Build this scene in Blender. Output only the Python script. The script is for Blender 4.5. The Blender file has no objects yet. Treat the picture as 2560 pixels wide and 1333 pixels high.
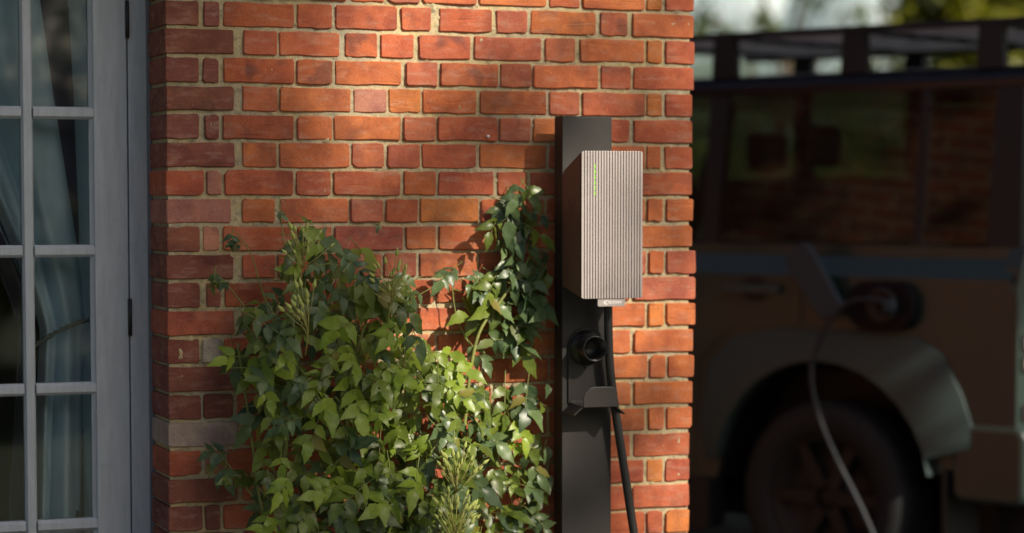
import bpy, bmesh, math, random
import numpy as np
from mathutils import Vector, Matrix, Euler

R = math.radians
SC = bpy.context.scene
COL = SC.collection
random.seed(7)

# ------------------------------------------------------------------ camera
cam_d = bpy.data.cameras.new('camera')
cam = bpy.data.objects.new('camera', cam_d)
COL.objects.link(cam)
cam.location = (-2.3635, -6.3013, 1.5)
cam.rotation_euler = (R(90 - 3.43), 0, R(-20.56))
cam_d.sensor_width = 36.0
cam_d.lens = 84.375
cam_d.shift_y = 0.0735
cam_d.clip_end = 800
cam_d.dof.use_dof = True
cam_d.dof.focus_distance = 6.30
cam_d.dof.aperture_fstop = 1.45
SC.camera = cam

# ------------------------------------------------------------------ sky and sun
SUN_DIR = Vector((0.56, -1.0, 0.78)).normalized()          # towards the sun: high, from the right and behind the camera
elev = math.asin(SUN_DIR.z)
world = bpy.data.worlds.new('World')
SC.world = world
world.use_nodes = True
wn = world.node_tree
sky = wn.nodes.new('ShaderNodeTexSky')
sky.sky_type = 'NISHITA'
sky.sun_disc = False
sky.sun_elevation = elev
sky.sun_rotation = math.atan2(SUN_DIR.x, SUN_DIR.y)
sky.dust_density = 3.0
sky.air_density = 1.0
wn.nodes['Background'].inputs['Strength'].default_value = 0.068
wn.links.new(sky.outputs[0], wn.nodes['Background'].inputs['Color'])

sun_d = bpy.data.lights.new('sun', 'SUN')
sun_d.energy = 5.0
sun_d.angle = R(0.6)
sun_d.color = (1.0, 0.90, 0.74)
sun = bpy.data.objects.new('sun', sun_d)
COL.objects.link(sun)
sun.rotation_euler = SUN_DIR.to_track_quat('Z', 'Y').to_euler()

SC.view_settings.view_transform = 'Standard'
SC.view_settings.look = 'None'
SC.view_settings.gamma = 1.0
SC.view_settings.exposure = 0.38
SC.render.engine = 'CYCLES'
SC.cycles.use_denoising = True
SC.cycles.max_bounces = 8
SC.cycles.transparent_max_bounces = 12

# ------------------------------------------------------------------ helpers
def tag(o, label=None, cat=None, group=None, kind=None):
    if label: o['label'] = label
    if cat: o['category'] = cat
    if group: o['group'] = group
    if kind: o['kind'] = kind
    return o

def empty(name, loc, label=None, cat=None, group=None, rotz=0.0):
    o = bpy.data.objects.new(name, None)
    o.empty_display_size = 0.1
    COL.objects.link(o)
    o.location = loc
    o.rotation_euler = (0, 0, rotz)
    return tag(o, label, cat, group)

def link(name, me, mat=None, parent=None, loc=(0, 0, 0)):
    o = bpy.data.objects.new(name, me)
    COL.objects.link(o)
    o.location = loc
    if mat is not None and len(me.materials) == 0:
        me.materials.append(mat)
    if parent is not None:
        o.parent = parent
    return o

class MB:
    """collects boxes, prisms, tubes and lathes into one mesh"""
    def __init__(s):
        s.v, s.f, s.sm = [], [], []
    def add(s, vs, fs, smooth=False):
        b = len(s.v)
        s.v += [tuple(p) for p in vs]
        s.f += [tuple(i + b for i in f) for f in fs]
        s.sm += [smooth] * len(fs)
        return s
    def box(s, x0, x1, y0, y1, z0, z1):
        vs = [(x, y, z) for z in (z0, z1) for y in (y0, y1) for x in (x0, x1)]
        return s.add(vs, [(0, 2, 3, 1), (4, 5, 7, 6), (0, 1, 5, 4), (2, 6, 7, 3), (0, 4, 6, 2), (1, 3, 7, 5)])
    def prism(s, pts, axis, a, b, smooth=False):
        """2-D outline extruded along an axis: axis 0: pts are (y,z); 1: (x,z); 2: (x,y)"""
        n = len(pts)
        def P(p, t):
            return [(t, p[0], p[1]), (p[0], t, p[1]), (p[0], p[1], t)][axis]
        vs = [P(p, a) for p in pts] + [P(p, b) for p in pts]
        s.add(vs, [tuple(range(n))[::-1], tuple(range(n, 2 * n))])
        base = len(s.v) - 2 * n
        for i in range(n):
            j = (i + 1) % n
            s.f.append((base + i, base + j, base + n + j, base + n + i)); s.sm.append(smooth)
        return s
    def tube(s, pts, rad, n=8, cap=True):
        pts = [Vector(p) for p in pts]
        if not hasattr(rad, '__len__'): rad = [rad] * len(pts)
        ref = Vector((0.31, 0.87, 0.37)).normalized()
        rings = []
        base = len(s.v)
        for i, p in enumerate(pts):
            d = (pts[min(i + 1, len(pts) - 1)] - pts[max(i - 1, 0)]).normalized()
            u = d.cross(ref).normalized(); w = d.cross(u)
            for k in range(n):
                a = 2 * math.pi * k / n
                s.v.append(tuple(p + (u * math.cos(a) + w * math.sin(a)) * rad[i]))
        for i in range(len(pts) - 1):
            for k in range(n):
                k2 = (k + 1) % n
                s.f.append((base + i * n + k, base + i * n + k2, base + (i + 1) * n + k2, base + (i + 1) * n + k)); s.sm.append(True)
        if cap:
            s.f.append(tuple(base + k for k in range(n))[::-1]); s.sm.append(False)
            e = base + (len(pts) - 1) * n
            s.f.append(tuple(e + k for k in range(n))); s.sm.append(False)
        return s
    def lathe(s, prof, c, axis='y', n=28, smooth=True):
        """profile of (radius, offset along axis) turned about an axis through c"""
        base = len(s.v)
        for r, t in prof:
            for k in range(n):
                a = 2 * math.pi * k / n
                if axis == 'y': s.v.append((c[0] + r * math.cos(a), c[1] + t, c[2] + r * math.sin(a)))
                elif axis == 'z': s.v.append((c[0] + r * math.cos(a), c[1] + r * math.sin(a), c[2] + t))
                else: s.v.append((c[0] + t, c[1] + r * math.cos(a), c[2] + r * math.sin(a)))
        for i in range(len(prof) - 1):
            for k in range(n):
                k2 = (k + 1) % n
                s.f.append((base + i * n + k, base + i * n + k2, base + (i + 1) * n + k2, base + (i + 1) * n + k)); s.sm.append(smooth)
        return s
    def mesh(s, name):
        me = bpy.data.meshes.new(name)
        me.from_pydata(s.v, [], s.f)
        me.polygons.foreach_set('use_smooth', s.sm)
        bm = bmesh.new(); bm.from_mesh(me)
        bmesh.ops.recalc_face_normals(bm, faces=bm.faces)
        bm.to_mesh(me); bm.free()
        return me
    def build(s, name, mat, parent=None, loc=(0, 0, 0), bevel=0.0, seg=2):
        o = link(name, s.mesh(name), mat, parent, loc)
        if bevel:
            m = o.modifiers.new('bevel', 'BEVEL'); m.width = bevel; m.segments = seg; m.limit_method = 'ANGLE'; m.angle_limit = R(40)
        return o

def rrect(x0, x1, z0, z1, r, n=5):
    pts = []
    for cx, cz, a0 in ((x1 - r, z1 - r, 0), (x0 + r, z1 - r, 90), (x0 + r, z0 + r, 180), (x1 - r, z0 + r, 270)):
        for k in range(n + 1):
            a = R(a0 + 90 * k / n)
            pts.append((cx + r * math.cos(a), cz + r * math.sin(a)))
    return pts

# ------------------------------------------------------------------ materials
def new_mat(name):
    m = bpy.data.materials.new(name)
    m.use_nodes = True
    nt = m.node_tree
    return m, nt, nt.nodes['Principled BSDF'], nt.links

def N(nt, typ, **kw):
    n = nt.nodes.new(typ)
    for k, v in kw.items():
        if k.startswith('i_'): n.inputs[k[2:].replace('_', ' ')].default_value = v
        else: setattr(n, k, v)
    return n

def ramp(nt, fac, stops, interp='LINEAR'):
    r = nt.nodes.new('ShaderNodeValToRGB')
    r.color_ramp.interpolation = interp
    el = r.color_ramp.elements
    while len(el) < len(stops): el.new(0.5)
    for e, (p, c) in zip(el, stops):
        e.position = p; e.color = c if len(c) == 4 else (*c, 1)
    nt.links.new(fac, r.inputs[0])
    return r.outputs[0]

def mix(nt, fac, a, b, typ='MIX'):
    m = nt.nodes.new('ShaderNodeMix'); m.data_type = 'RGBA'; m.blend_type = typ; m.clamp_factor = True
    for sock, v in ((m.inputs[0], fac), (m.inputs[6], a), (m.inputs[7], b)):
        if hasattr(v, 'is_linked') or isinstance(v, bpy.types.NodeSocket): nt.links.new(v, sock)
        else: sock.default_value = v if not isinstance(v, tuple) or len(v) == 4 else (*v, 1)
    return m.outputs[2]

def noise(nt, vec, scale, detail=3.0, rough=0.55):
    n = nt.nodes.new('ShaderNodeTexNoise')
    n.inputs['Scale'].default_value = scale; n.inputs['Detail'].default_value = detail; n.inputs['Roughness'].default_value = rough
    if vec is not None: nt.links.new(vec, n.inputs['Vector'])
    return n.outputs['Fac']

def bump(nt, height, strength, dist, normal=None):
    b = nt.nodes.new('ShaderNodeBump')
    b.inputs['Strength'].default_value = strength; b.inputs['Distance'].default_value = dist
    nt.links.new(height, b.inputs['Height'])
    if normal is not None: nt.links.new(normal, b.inputs['Normal'])
    return b.outputs[0]

def simple(name, col, rough=0.5, metal=0.0, nscale=None, amt=0.12, bumpd=0.0, spec=0.5):
    m, nt, p, L = new_mat(name)
    p.inputs['Roughness'].default_value = rough; p.inputs['Metallic'].default_value = metal
    p.inputs['Specular IOR Level'].default_value = spec
    p.inputs['Base Color'].default_value = (*col, 1)
    if nscale:
        tc = N(nt, 'ShaderNodeTexCoord')
        f = noise(nt, tc.outputs['Object'], nscale, 4)
        c0 = tuple(x * (1 - amt) for x in col); c1 = tuple(min(1, x * (1 + amt)) for x in col)
        L.new(ramp(nt, f, [(0.3, c0), (0.7, c1)]), p.inputs['Base Color'])
        f2 = noise(nt, tc.outputs['Object'], nscale * 4, 3)
        rr = nt.nodes.new('ShaderNodeMapRange'); rr.inputs['To Min'].default_value = max(0, rough - 0.1); rr.inputs['To Max'].default_value = min(1, rough + 0.1)
        L.new(f2, rr.inputs['Value']); L.new(rr.outputs[0], p.inputs['Roughness'])
        if bumpd:
            L.new(bump(nt, noise(nt, tc.outputs['Object'], nscale * 10, 3), 0.6, bumpd), p.inputs['Normal'])
    return m

def brick_material():
    m, nt, p, L = new_mat('fired_brick')
    tc = N(nt, 'ShaderNodeTexCoord'); oi = N(nt, 'ShaderNodeObjectInfo')
    mul = N(nt, 'ShaderNodeMath', operation='MULTIPLY'); mul.inputs[1].default_value = 37.0
    L.new(oi.outputs['Random'], mul.inputs[0])
    add = N(nt, 'ShaderNodeVectorMath', operation='ADD')
    L.new(tc.outputs['Object'], add.inputs[0]); L.new(mul.outputs[0], add.inputs[1])
    v = add.outputs[0]
    base = oi.outputs['Color']
    dk = mix(nt, 1.0, base, (0.62, 0.54, 0.66), 'MULTIPLY')
    lt = mix(nt, 1.0, base, (1.22, 1.28, 1.12), 'MULTIPLY')
    c = mix(nt, ramp(nt, noise(nt, v, 11, 4), [(0.40, (0, 0, 0)), (0.72, (1, 1, 1))]), base, dk)
    c = mix(nt, ramp(nt, noise(nt, v, 17, 3), [(0.50, (0, 0, 0)), (0.75, (0.8, 0.8, 0.8))]), c, lt)
    # scum: thin pale film in streaks
    st = N(nt, 'ShaderNodeMapping'); st.inputs['Scale'].default_value = (1.0, 1.0, 3.5)
    L.new(v, st.inputs['Vector'])
    c = mix(nt, ramp(nt, noise(nt, st.outputs[0], 15, 5, 0.65), [(0.51, (0, 0, 0)), (0.82, (0.60, 0.60, 0.60))]), c, (0.52, 0.33, 0.24))
    # kiln burns, stronger where the brick's own alpha says so
    bm_ = ramp(nt, noise(nt, v, 13, 2), [(0.50, (0, 0, 0)), (0.62, (1, 1, 1))])
    ba = N(nt, 'ShaderNodeMath', operation='MULTIPLY')
    L.new(bm_, ba.inputs[0]); L.new(oi.outputs['Alpha'], ba.inputs[1])
    c = mix(nt, ba.outputs[0], c, (0.06, 0.04, 0.045))
    # grit and pits
    g = noise(nt, v, 260, 2)
    c = mix(nt, ramp(nt, g, [(0.30, (0.55, 0.55, 0.55)), (0.42, (0, 0, 0))]), c, (0.10, 0.045, 0.03))
    g2 = noise(nt, v, 420, 1)
    c = mix(nt, ramp(nt, g2, [(0.62, (0, 0, 0)), (0.75, (0.35, 0.35, 0.35))]), c, (0.62, 0.42, 0.30))
    geo = N(nt, 'ShaderNodeNewGeometry')
    ws = N(nt, 'ShaderNodeMapping'); ws.inputs['Scale'].default_value = (1.0, 1.0, 0.45)
    L.new(geo.outputs['Position'], ws.inputs['Vector'])
    c = mix(nt, ramp(nt, noise(nt, ws.outputs[0], 6.5, 5, 0.7), [(0.52, (0, 0, 0)), (0.74, (0.50, 0.50, 0.50))]), c, (0.13, 0.065, 0.045))
    c = mix(nt, ramp(nt, noise(nt, ws.outputs[0], 9.0, 6, 0.75), [(0.60, (0, 0, 0)), (0.80, (0.40, 0.40, 0.40))]), c, (0.52, 0.36, 0.26))
    L.new(c, p.inputs['Base Color'])
    p.inputs['Roughness'].default_value = 0.85
    p.inputs['Specular IOR Level'].default_value = 0.25
    b1 = bump(nt, noise(nt, v, 300, 3), 0.5, 0.0012)
    b2 = bump(nt, noise(nt, v, 40, 6, 0.7), 0.9, 0.0032, b1)
    # crease marks
    wv = N(nt, 'ShaderNodeMapping'); wv.inputs['Scale'].default_value = (4, 4, 46)
    L.new(v, wv.inputs['Vector'])
    cr = ramp(nt, noise(nt, wv.outputs[0], 1.0, 2), [(0.30, (0, 0, 0)), (0.36, (1, 1, 1))])
    L.new(bump(nt, cr, 0.5, 0.002, b2), p.inputs['Normal'])
    return m

def mortar_material():
    m, nt, p, L = new_mat('lime_mortar')
    tc = N(nt, 'ShaderNodeTexCoord'); v = tc.outputs['Object']
    c = ramp(nt, noise(nt, v, 5, 3), [(0.40, (0.55, 0.435, 0.225)), (0.66, (0.47, 0.405, 0.275))])
    c = mix(nt, ramp(nt, noise(nt, v, 45, 4), [(0.3, (0.7, 0.7, 0.7)), (0.5, (0, 0, 0))]), c, (0.22, 0.19, 0.13))
    c = mix(nt, ramp(nt, noise(nt, v, 330, 2), [(0.57, (0, 0, 0)), (0.68, (0.8, 0.8, 0.8))]), c, (0.66, 0.62, 0.52))
    c = mix(nt, ramp(nt, noise(nt, v, 520, 2), [(0.30, (0.8, 0.8, 0.8)), (0.40, (0, 0, 0))]), c, (0.13, 0.11, 0.08))
    c = mix(nt, ramp(nt, noise(nt, v, 7.5, 5, 0.7), [(0.52, (0, 0, 0)), (0.74, (0.36, 0.36, 0.36))]), c, (0.16, 0.135, 0.085))
    L.new(c, p.inputs['Base Color'])
    p.inputs['Roughness'].default_value = 0.95
    p.inputs['Specular IOR Level'].default_value = 0.15
    b1 = bump(nt, noise(nt, v, 420, 3), 0.8, 0.002)
    L.new(bump(nt, noise(nt, v, 90, 4), 0.8, 0.004, b1), p.inputs['Normal'])
    return m

def far_brick_material(name):
    """brickwork outside the frame, and the house flank seen only in reflections"""
    m, nt, p, L = new_mat(name)
    geo = N(nt, 'ShaderNodeNewGeometry'); sx = N(nt, 'ShaderNodeSeparateXYZ'); cb = N(nt, 'ShaderNodeCombineXYZ')
    L.new(geo.outputs['Position'], sx.inputs[0])
    ad = N(nt, 'ShaderNodeMath', operation='ADD'); L.new(sx.outputs[0], ad.inputs[0]); L.new(sx.outputs[1], ad.inputs[1])
    L.new(ad.outputs[0], cb.inputs[0]); L.new(sx.outputs[2], cb.inputs[1])
    bt = N(nt, 'ShaderNodeTexBrick'); L.new(cb.outputs[0], bt.inputs['Vector'])
    bt.inputs['Scale'].default_value = 1.0
    bt.inputs['Brick Width'].default_value = 0.215; bt.inputs['Row Height'].default_value = 0.075; bt.inputs['Mortar Size'].default_value = 0.006
    bt.inputs['Color1'].default_value = (0.44, 0.12, 0.05, 1); bt.inputs['Color2'].default_value = (0.28, 0.08, 0.05, 1); bt.inputs['Mortar'].default_value = (0.42, 0.35, 0.22, 1)
    c = mix(nt, ramp(nt, noise(nt, geo.outputs['Position'], 14, 4), [(0.35, (0.6, 0.6, 0.6)), (0.6, (0, 0, 0))]), bt.outputs['Color'], (0.16, 0.06, 0.04))
    L.new(c, p.inputs['Base Color']); p.inputs['Roughness'].default_value = 0.9
    return m

def leaf_material(name, dark, light, transl=0.24, rough=0.36):
    m, nt, p, L = new_mat(name)
    oi = N(nt, 'ShaderNodeObjectInfo'); tc = N(nt, 'ShaderNodeTexCoord'); geo = N(nt, 'ShaderNodeNewGeometry')
    isl = N(nt, 'ShaderNodeMath', operation='ADD'); L.new(oi.outputs['Random'], isl.inputs[0]); L.new(geo.outputs['Random Per Island'], isl.inputs[1])
    fr = N(nt, 'ShaderNodeMath', operation='FRACT'); L.new(isl.outputs[0], fr.inputs[0])
    c = ramp(nt, fr.outputs[0], [(0.0, dark), (0.55, tuple((a + b) / 2 * 0.9 for a, b in zip(dark, light))), (1.0, light)])
    n2 = noise(nt, tc.outputs['Object'], 3.0, 3)
    c = mix(nt, ramp(nt, n2, [(0.4, (0, 0, 0)), (0.75, (0.5, 0.5, 0.5))]), c, tuple(x * 1.5 for x in light))
    sq = N(nt, 'ShaderNodeMath', operation='MULTIPLY'); sq.inputs[1].default_value = 7.31; L.new(fr.outputs[0], sq.inputs[0])
    f2 = N(nt, 'ShaderNodeMath', operation='FRACT'); L.new(sq.outputs[0], f2.inputs[0])
    old = ramp(nt, f2.outputs[0], [(0.955, (0, 0, 0)), (0.975, (0.75, 0.75, 0.75))])          # a few yellowing leaves
    c = mix(nt, old, c, (0.22, 0.17, 0.035))
    c = mix(nt, ramp(nt, noise(nt, tc.outputs['Object'], 9.0, 4), [(0.66, (0, 0, 0)), (0.74, (0.5, 0.5, 0.5))]), c, (0.10, 0.075, 0.03))
    L.new(c, p.inputs['Base Color'])
    p.inputs['Roughness'].default_value = rough
    p.inputs['Specular IOR Level'].default_value = 0.42
    tr = N(nt, 'ShaderNodeBsdfTranslucent'); L.new(mix(nt, 1.0, c, (1.5, 1.6, 0.6), 'MULTIPLY'), tr.inputs['Color'])
    ms = N(nt, 'ShaderNodeMixShader'); ms.inputs[0].default_value = transl
    out = nt.nodes['Material Output']
    L.new(p.outputs[0], ms.inputs[1]); L.new(tr.outputs[0], ms.inputs[2]); L.new(ms.outputs[0], out.inputs['Surface'])
    return m

def thin_glass(name, tint, rough=0.02, ior=1.5):
    m, nt, p, L = new_mat(name)
    tr = N(nt, 'ShaderNodeBsdfTransparent'); tr.inputs['Color'].default_value = (*tint, 1)
    gl = N(nt, 'ShaderNodeBsdfGlossy'); gl.inputs['Roughness'].default_value = rough; gl.inputs['Color'].default_value = (0.95, 0.97, 1, 1)
    fr = N(nt, 'ShaderNodeFresnel'); fr.inputs['IOR'].default_value = ior
    ms = N(nt, 'ShaderNodeMixShader')
    L.new(fr.outputs[0], ms.inputs[0]); L.new(tr.outputs[0], ms.inputs[1]); L.new(gl.outputs[0], ms.inputs[2])
    L.new(ms.outputs[0], nt.nodes['Material Output'].inputs['Surface'])
    nt.nodes.remove(p)
    return m

def emit(name, col, strength):
    m, nt, p, L = new_mat(name)
    p.inputs['Base Color'].default_value = (*col, 1)
    p.inputs['Emission Color'].default_value = (*col, 1); p.inputs['Emission Strength'].default_value = strength
    return m

M = {}
M['brick'] = brick_material()
M['mortar'] = mortar_material()
M['far_brick'] = far_brick_material('far_brickwork')
M['door_paint'] = simple('grey_door_paint', (0.43, 0.475, 0.52), 0.45, nscale=14, amt=0.05, bumpd=0.0004)
def aged_paint():
    m, nt, p, L = new_mat('aged_grey_door_paint')
    geo = N(nt, 'ShaderNodeNewGeometry'); mp = N(nt, 'ShaderNodeMapping'); mp.inputs['Scale'].default_value = (1.0, 1.0, 0.12)
    L.new(geo.outputs['Position'], mp.inputs['Vector'])
    c = ramp(nt, noise(nt, mp.outputs[0], 60, 5, 0.65), [(0.30, (0.36, 0.40, 0.44)), (0.62, (0.44, 0.485, 0.53))])
    c = mix(nt, ramp(nt, noise(nt, geo.outputs['Position'], 18, 6, 0.7), [(0.56, (0, 0, 0)), (0.80, (0.5, 0.5, 0.5))]), c, (0.27, 0.29, 0.30))
    L.new(c, p.inputs['Base Color']); p.inputs['Roughness'].default_value = 0.5
    L.new(bump(nt, noise(nt, mp.outputs[0], 220, 3), 0.5, 0.0006), p.inputs['Normal'])
    return m
M['door_paint'] = aged_paint()
M['black_iron'] = simple('black_iron', (0.012, 0.012, 0.014), 0.5)
M['sealant'] = simple('door_sealant', (0.20, 0.22, 0.26), 0.7)
M['pane'] = thin_glass('window_glass', (0.86, 0.89, 0.88))
M['curtain'] = simple('blue_grey_curtain', (0.62, 0.75, 0.85), 0.9, nscale=9, amt=0.10, spec=0.1)
M['curtain_lining'] = simple('plum_curtain_lining', (0.14, 0.12, 0.16), 0.9, nscale=9, amt=0.15, spec=0.1)
M['rope'] = simple('grey_rope', (0.22, 0.22, 0.20), 0.9, nscale=120, amt=0.4, bumpd=0.002)
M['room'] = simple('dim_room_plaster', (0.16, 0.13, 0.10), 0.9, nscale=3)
M['post'] = simple('charcoal_powder_coat', (0.021, 0.018, 0.016), 0.55, nscale=60, amt=0.06, bumpd=0.0003)
M['holder'] = simple('black_powder_coat', (0.020, 0.017, 0.015), 0.42, nscale=200, amt=0.10, bumpd=0.0003)
M['plastic'] = simple('bounce_tinted_plastic', (0.120, 0.062, 0.046), 0.5, nscale=150, amt=0.05)  # dark plastic, reddened to carry the bounce light off the bricks
M['plastic_in'] = simple('black_plastic', (0.016, 0.015, 0.015), 0.35)
M['fin'] = simple('taupe_anodised_aluminium', (0.41, 0.36, 0.345), 0.42, metal=0.1, nscale=40, amt=0.03)
M['gap'] = simple('dark_panel_groove', (0.022, 0.020, 0.024), 0.6)
M['led'] = emit('green_status_light', (0.33, 0.75, 0.07), 0.12)
M['white_print'] = simple('white_print', (0.85, 0.84, 0.82), 0.6)
M['rubber'] = simple('black_cable_rubber', (0.022, 0.021, 0.021), 0.45, nscale=60, amt=0.1)
M['grey_rubber'] = simple('grey_cable_rubber', (0.014, 0.019, 0.027), 0.6)
M['bark'] = simple('tree_bark', (0.10, 0.075, 0.05), 0.95, nscale=12, amt=0.4, bumpd=0.02)
M['cane'] = simple('green_rose_cane', (0.20, 0.22, 0.055), 0.5, nscale=40, amt=0.25)
M['bud'] = simple('rose_bud', (0.42, 0.47, 0.12), 0.55)
M['pedicel'] = simple('rose_bud_stalk', (0.36, 0.34, 0.10), 0.6)
M['leaf_a'] = leaf_material('rose_leaf', (0.034, 0.062, 0.014), (0.175, 0.230, 0.034))
M['leaf_b'] = leaf_material('rose_leaf_bluish', (0.030, 0.062, 0.030), (0.130, 0.190, 0.072))
M['leaf_y'] = leaf_material('young_rose_leaf', (0.160, 0.240, 0.024), (0.270, 0.360, 0.045), 0.35)
M['tree_leaf'] = leaf_material('tree_leaf', (0.030, 0.060, 0.014), (0.085, 0.120, 0.020), 0.3, 0.5)
M['olive_leaf'] = leaf_material('olive_tree_leaf', (0.11, 0.125, 0.012), (0.24, 0.23, 0.026), 0.35, 0.5)
M['soil'] = simple('garden_soil', (0.05, 0.035, 0.022), 0.95, nscale=30, amt=0.4, bumpd=0.02)
M['ground'] = simple('mown_grass', (0.055, 0.085, 0.025), 0.95, nscale=2.5, amt=0.35, bumpd=0.02)
M['gravel'] = simple('pale_gravel', (0.34, 0.30, 0.25), 0.95, nscale=60, amt=0.35, bumpd=0.01)
M['asphalt'] = simple('dark_asphalt', (0.020, 0.020, 0.020), 0.95, nscale=90, amt=0.3, bumpd=0.006, spec=0.15)
M['stone'] = simple('patio_stone', (0.20, 0.18, 0.155), 0.9, nscale=20, amt=0.2, bumpd=0.004)
M['cloud'] = simple('white_cloud', (0.84, 0.93, 0.99), 1.0, spec=0.0)
M['roof_tile'] = simple('clay_roof_tile', (0.22, 0.09, 0.06), 0.9, nscale=20, amt=0.3)

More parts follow.
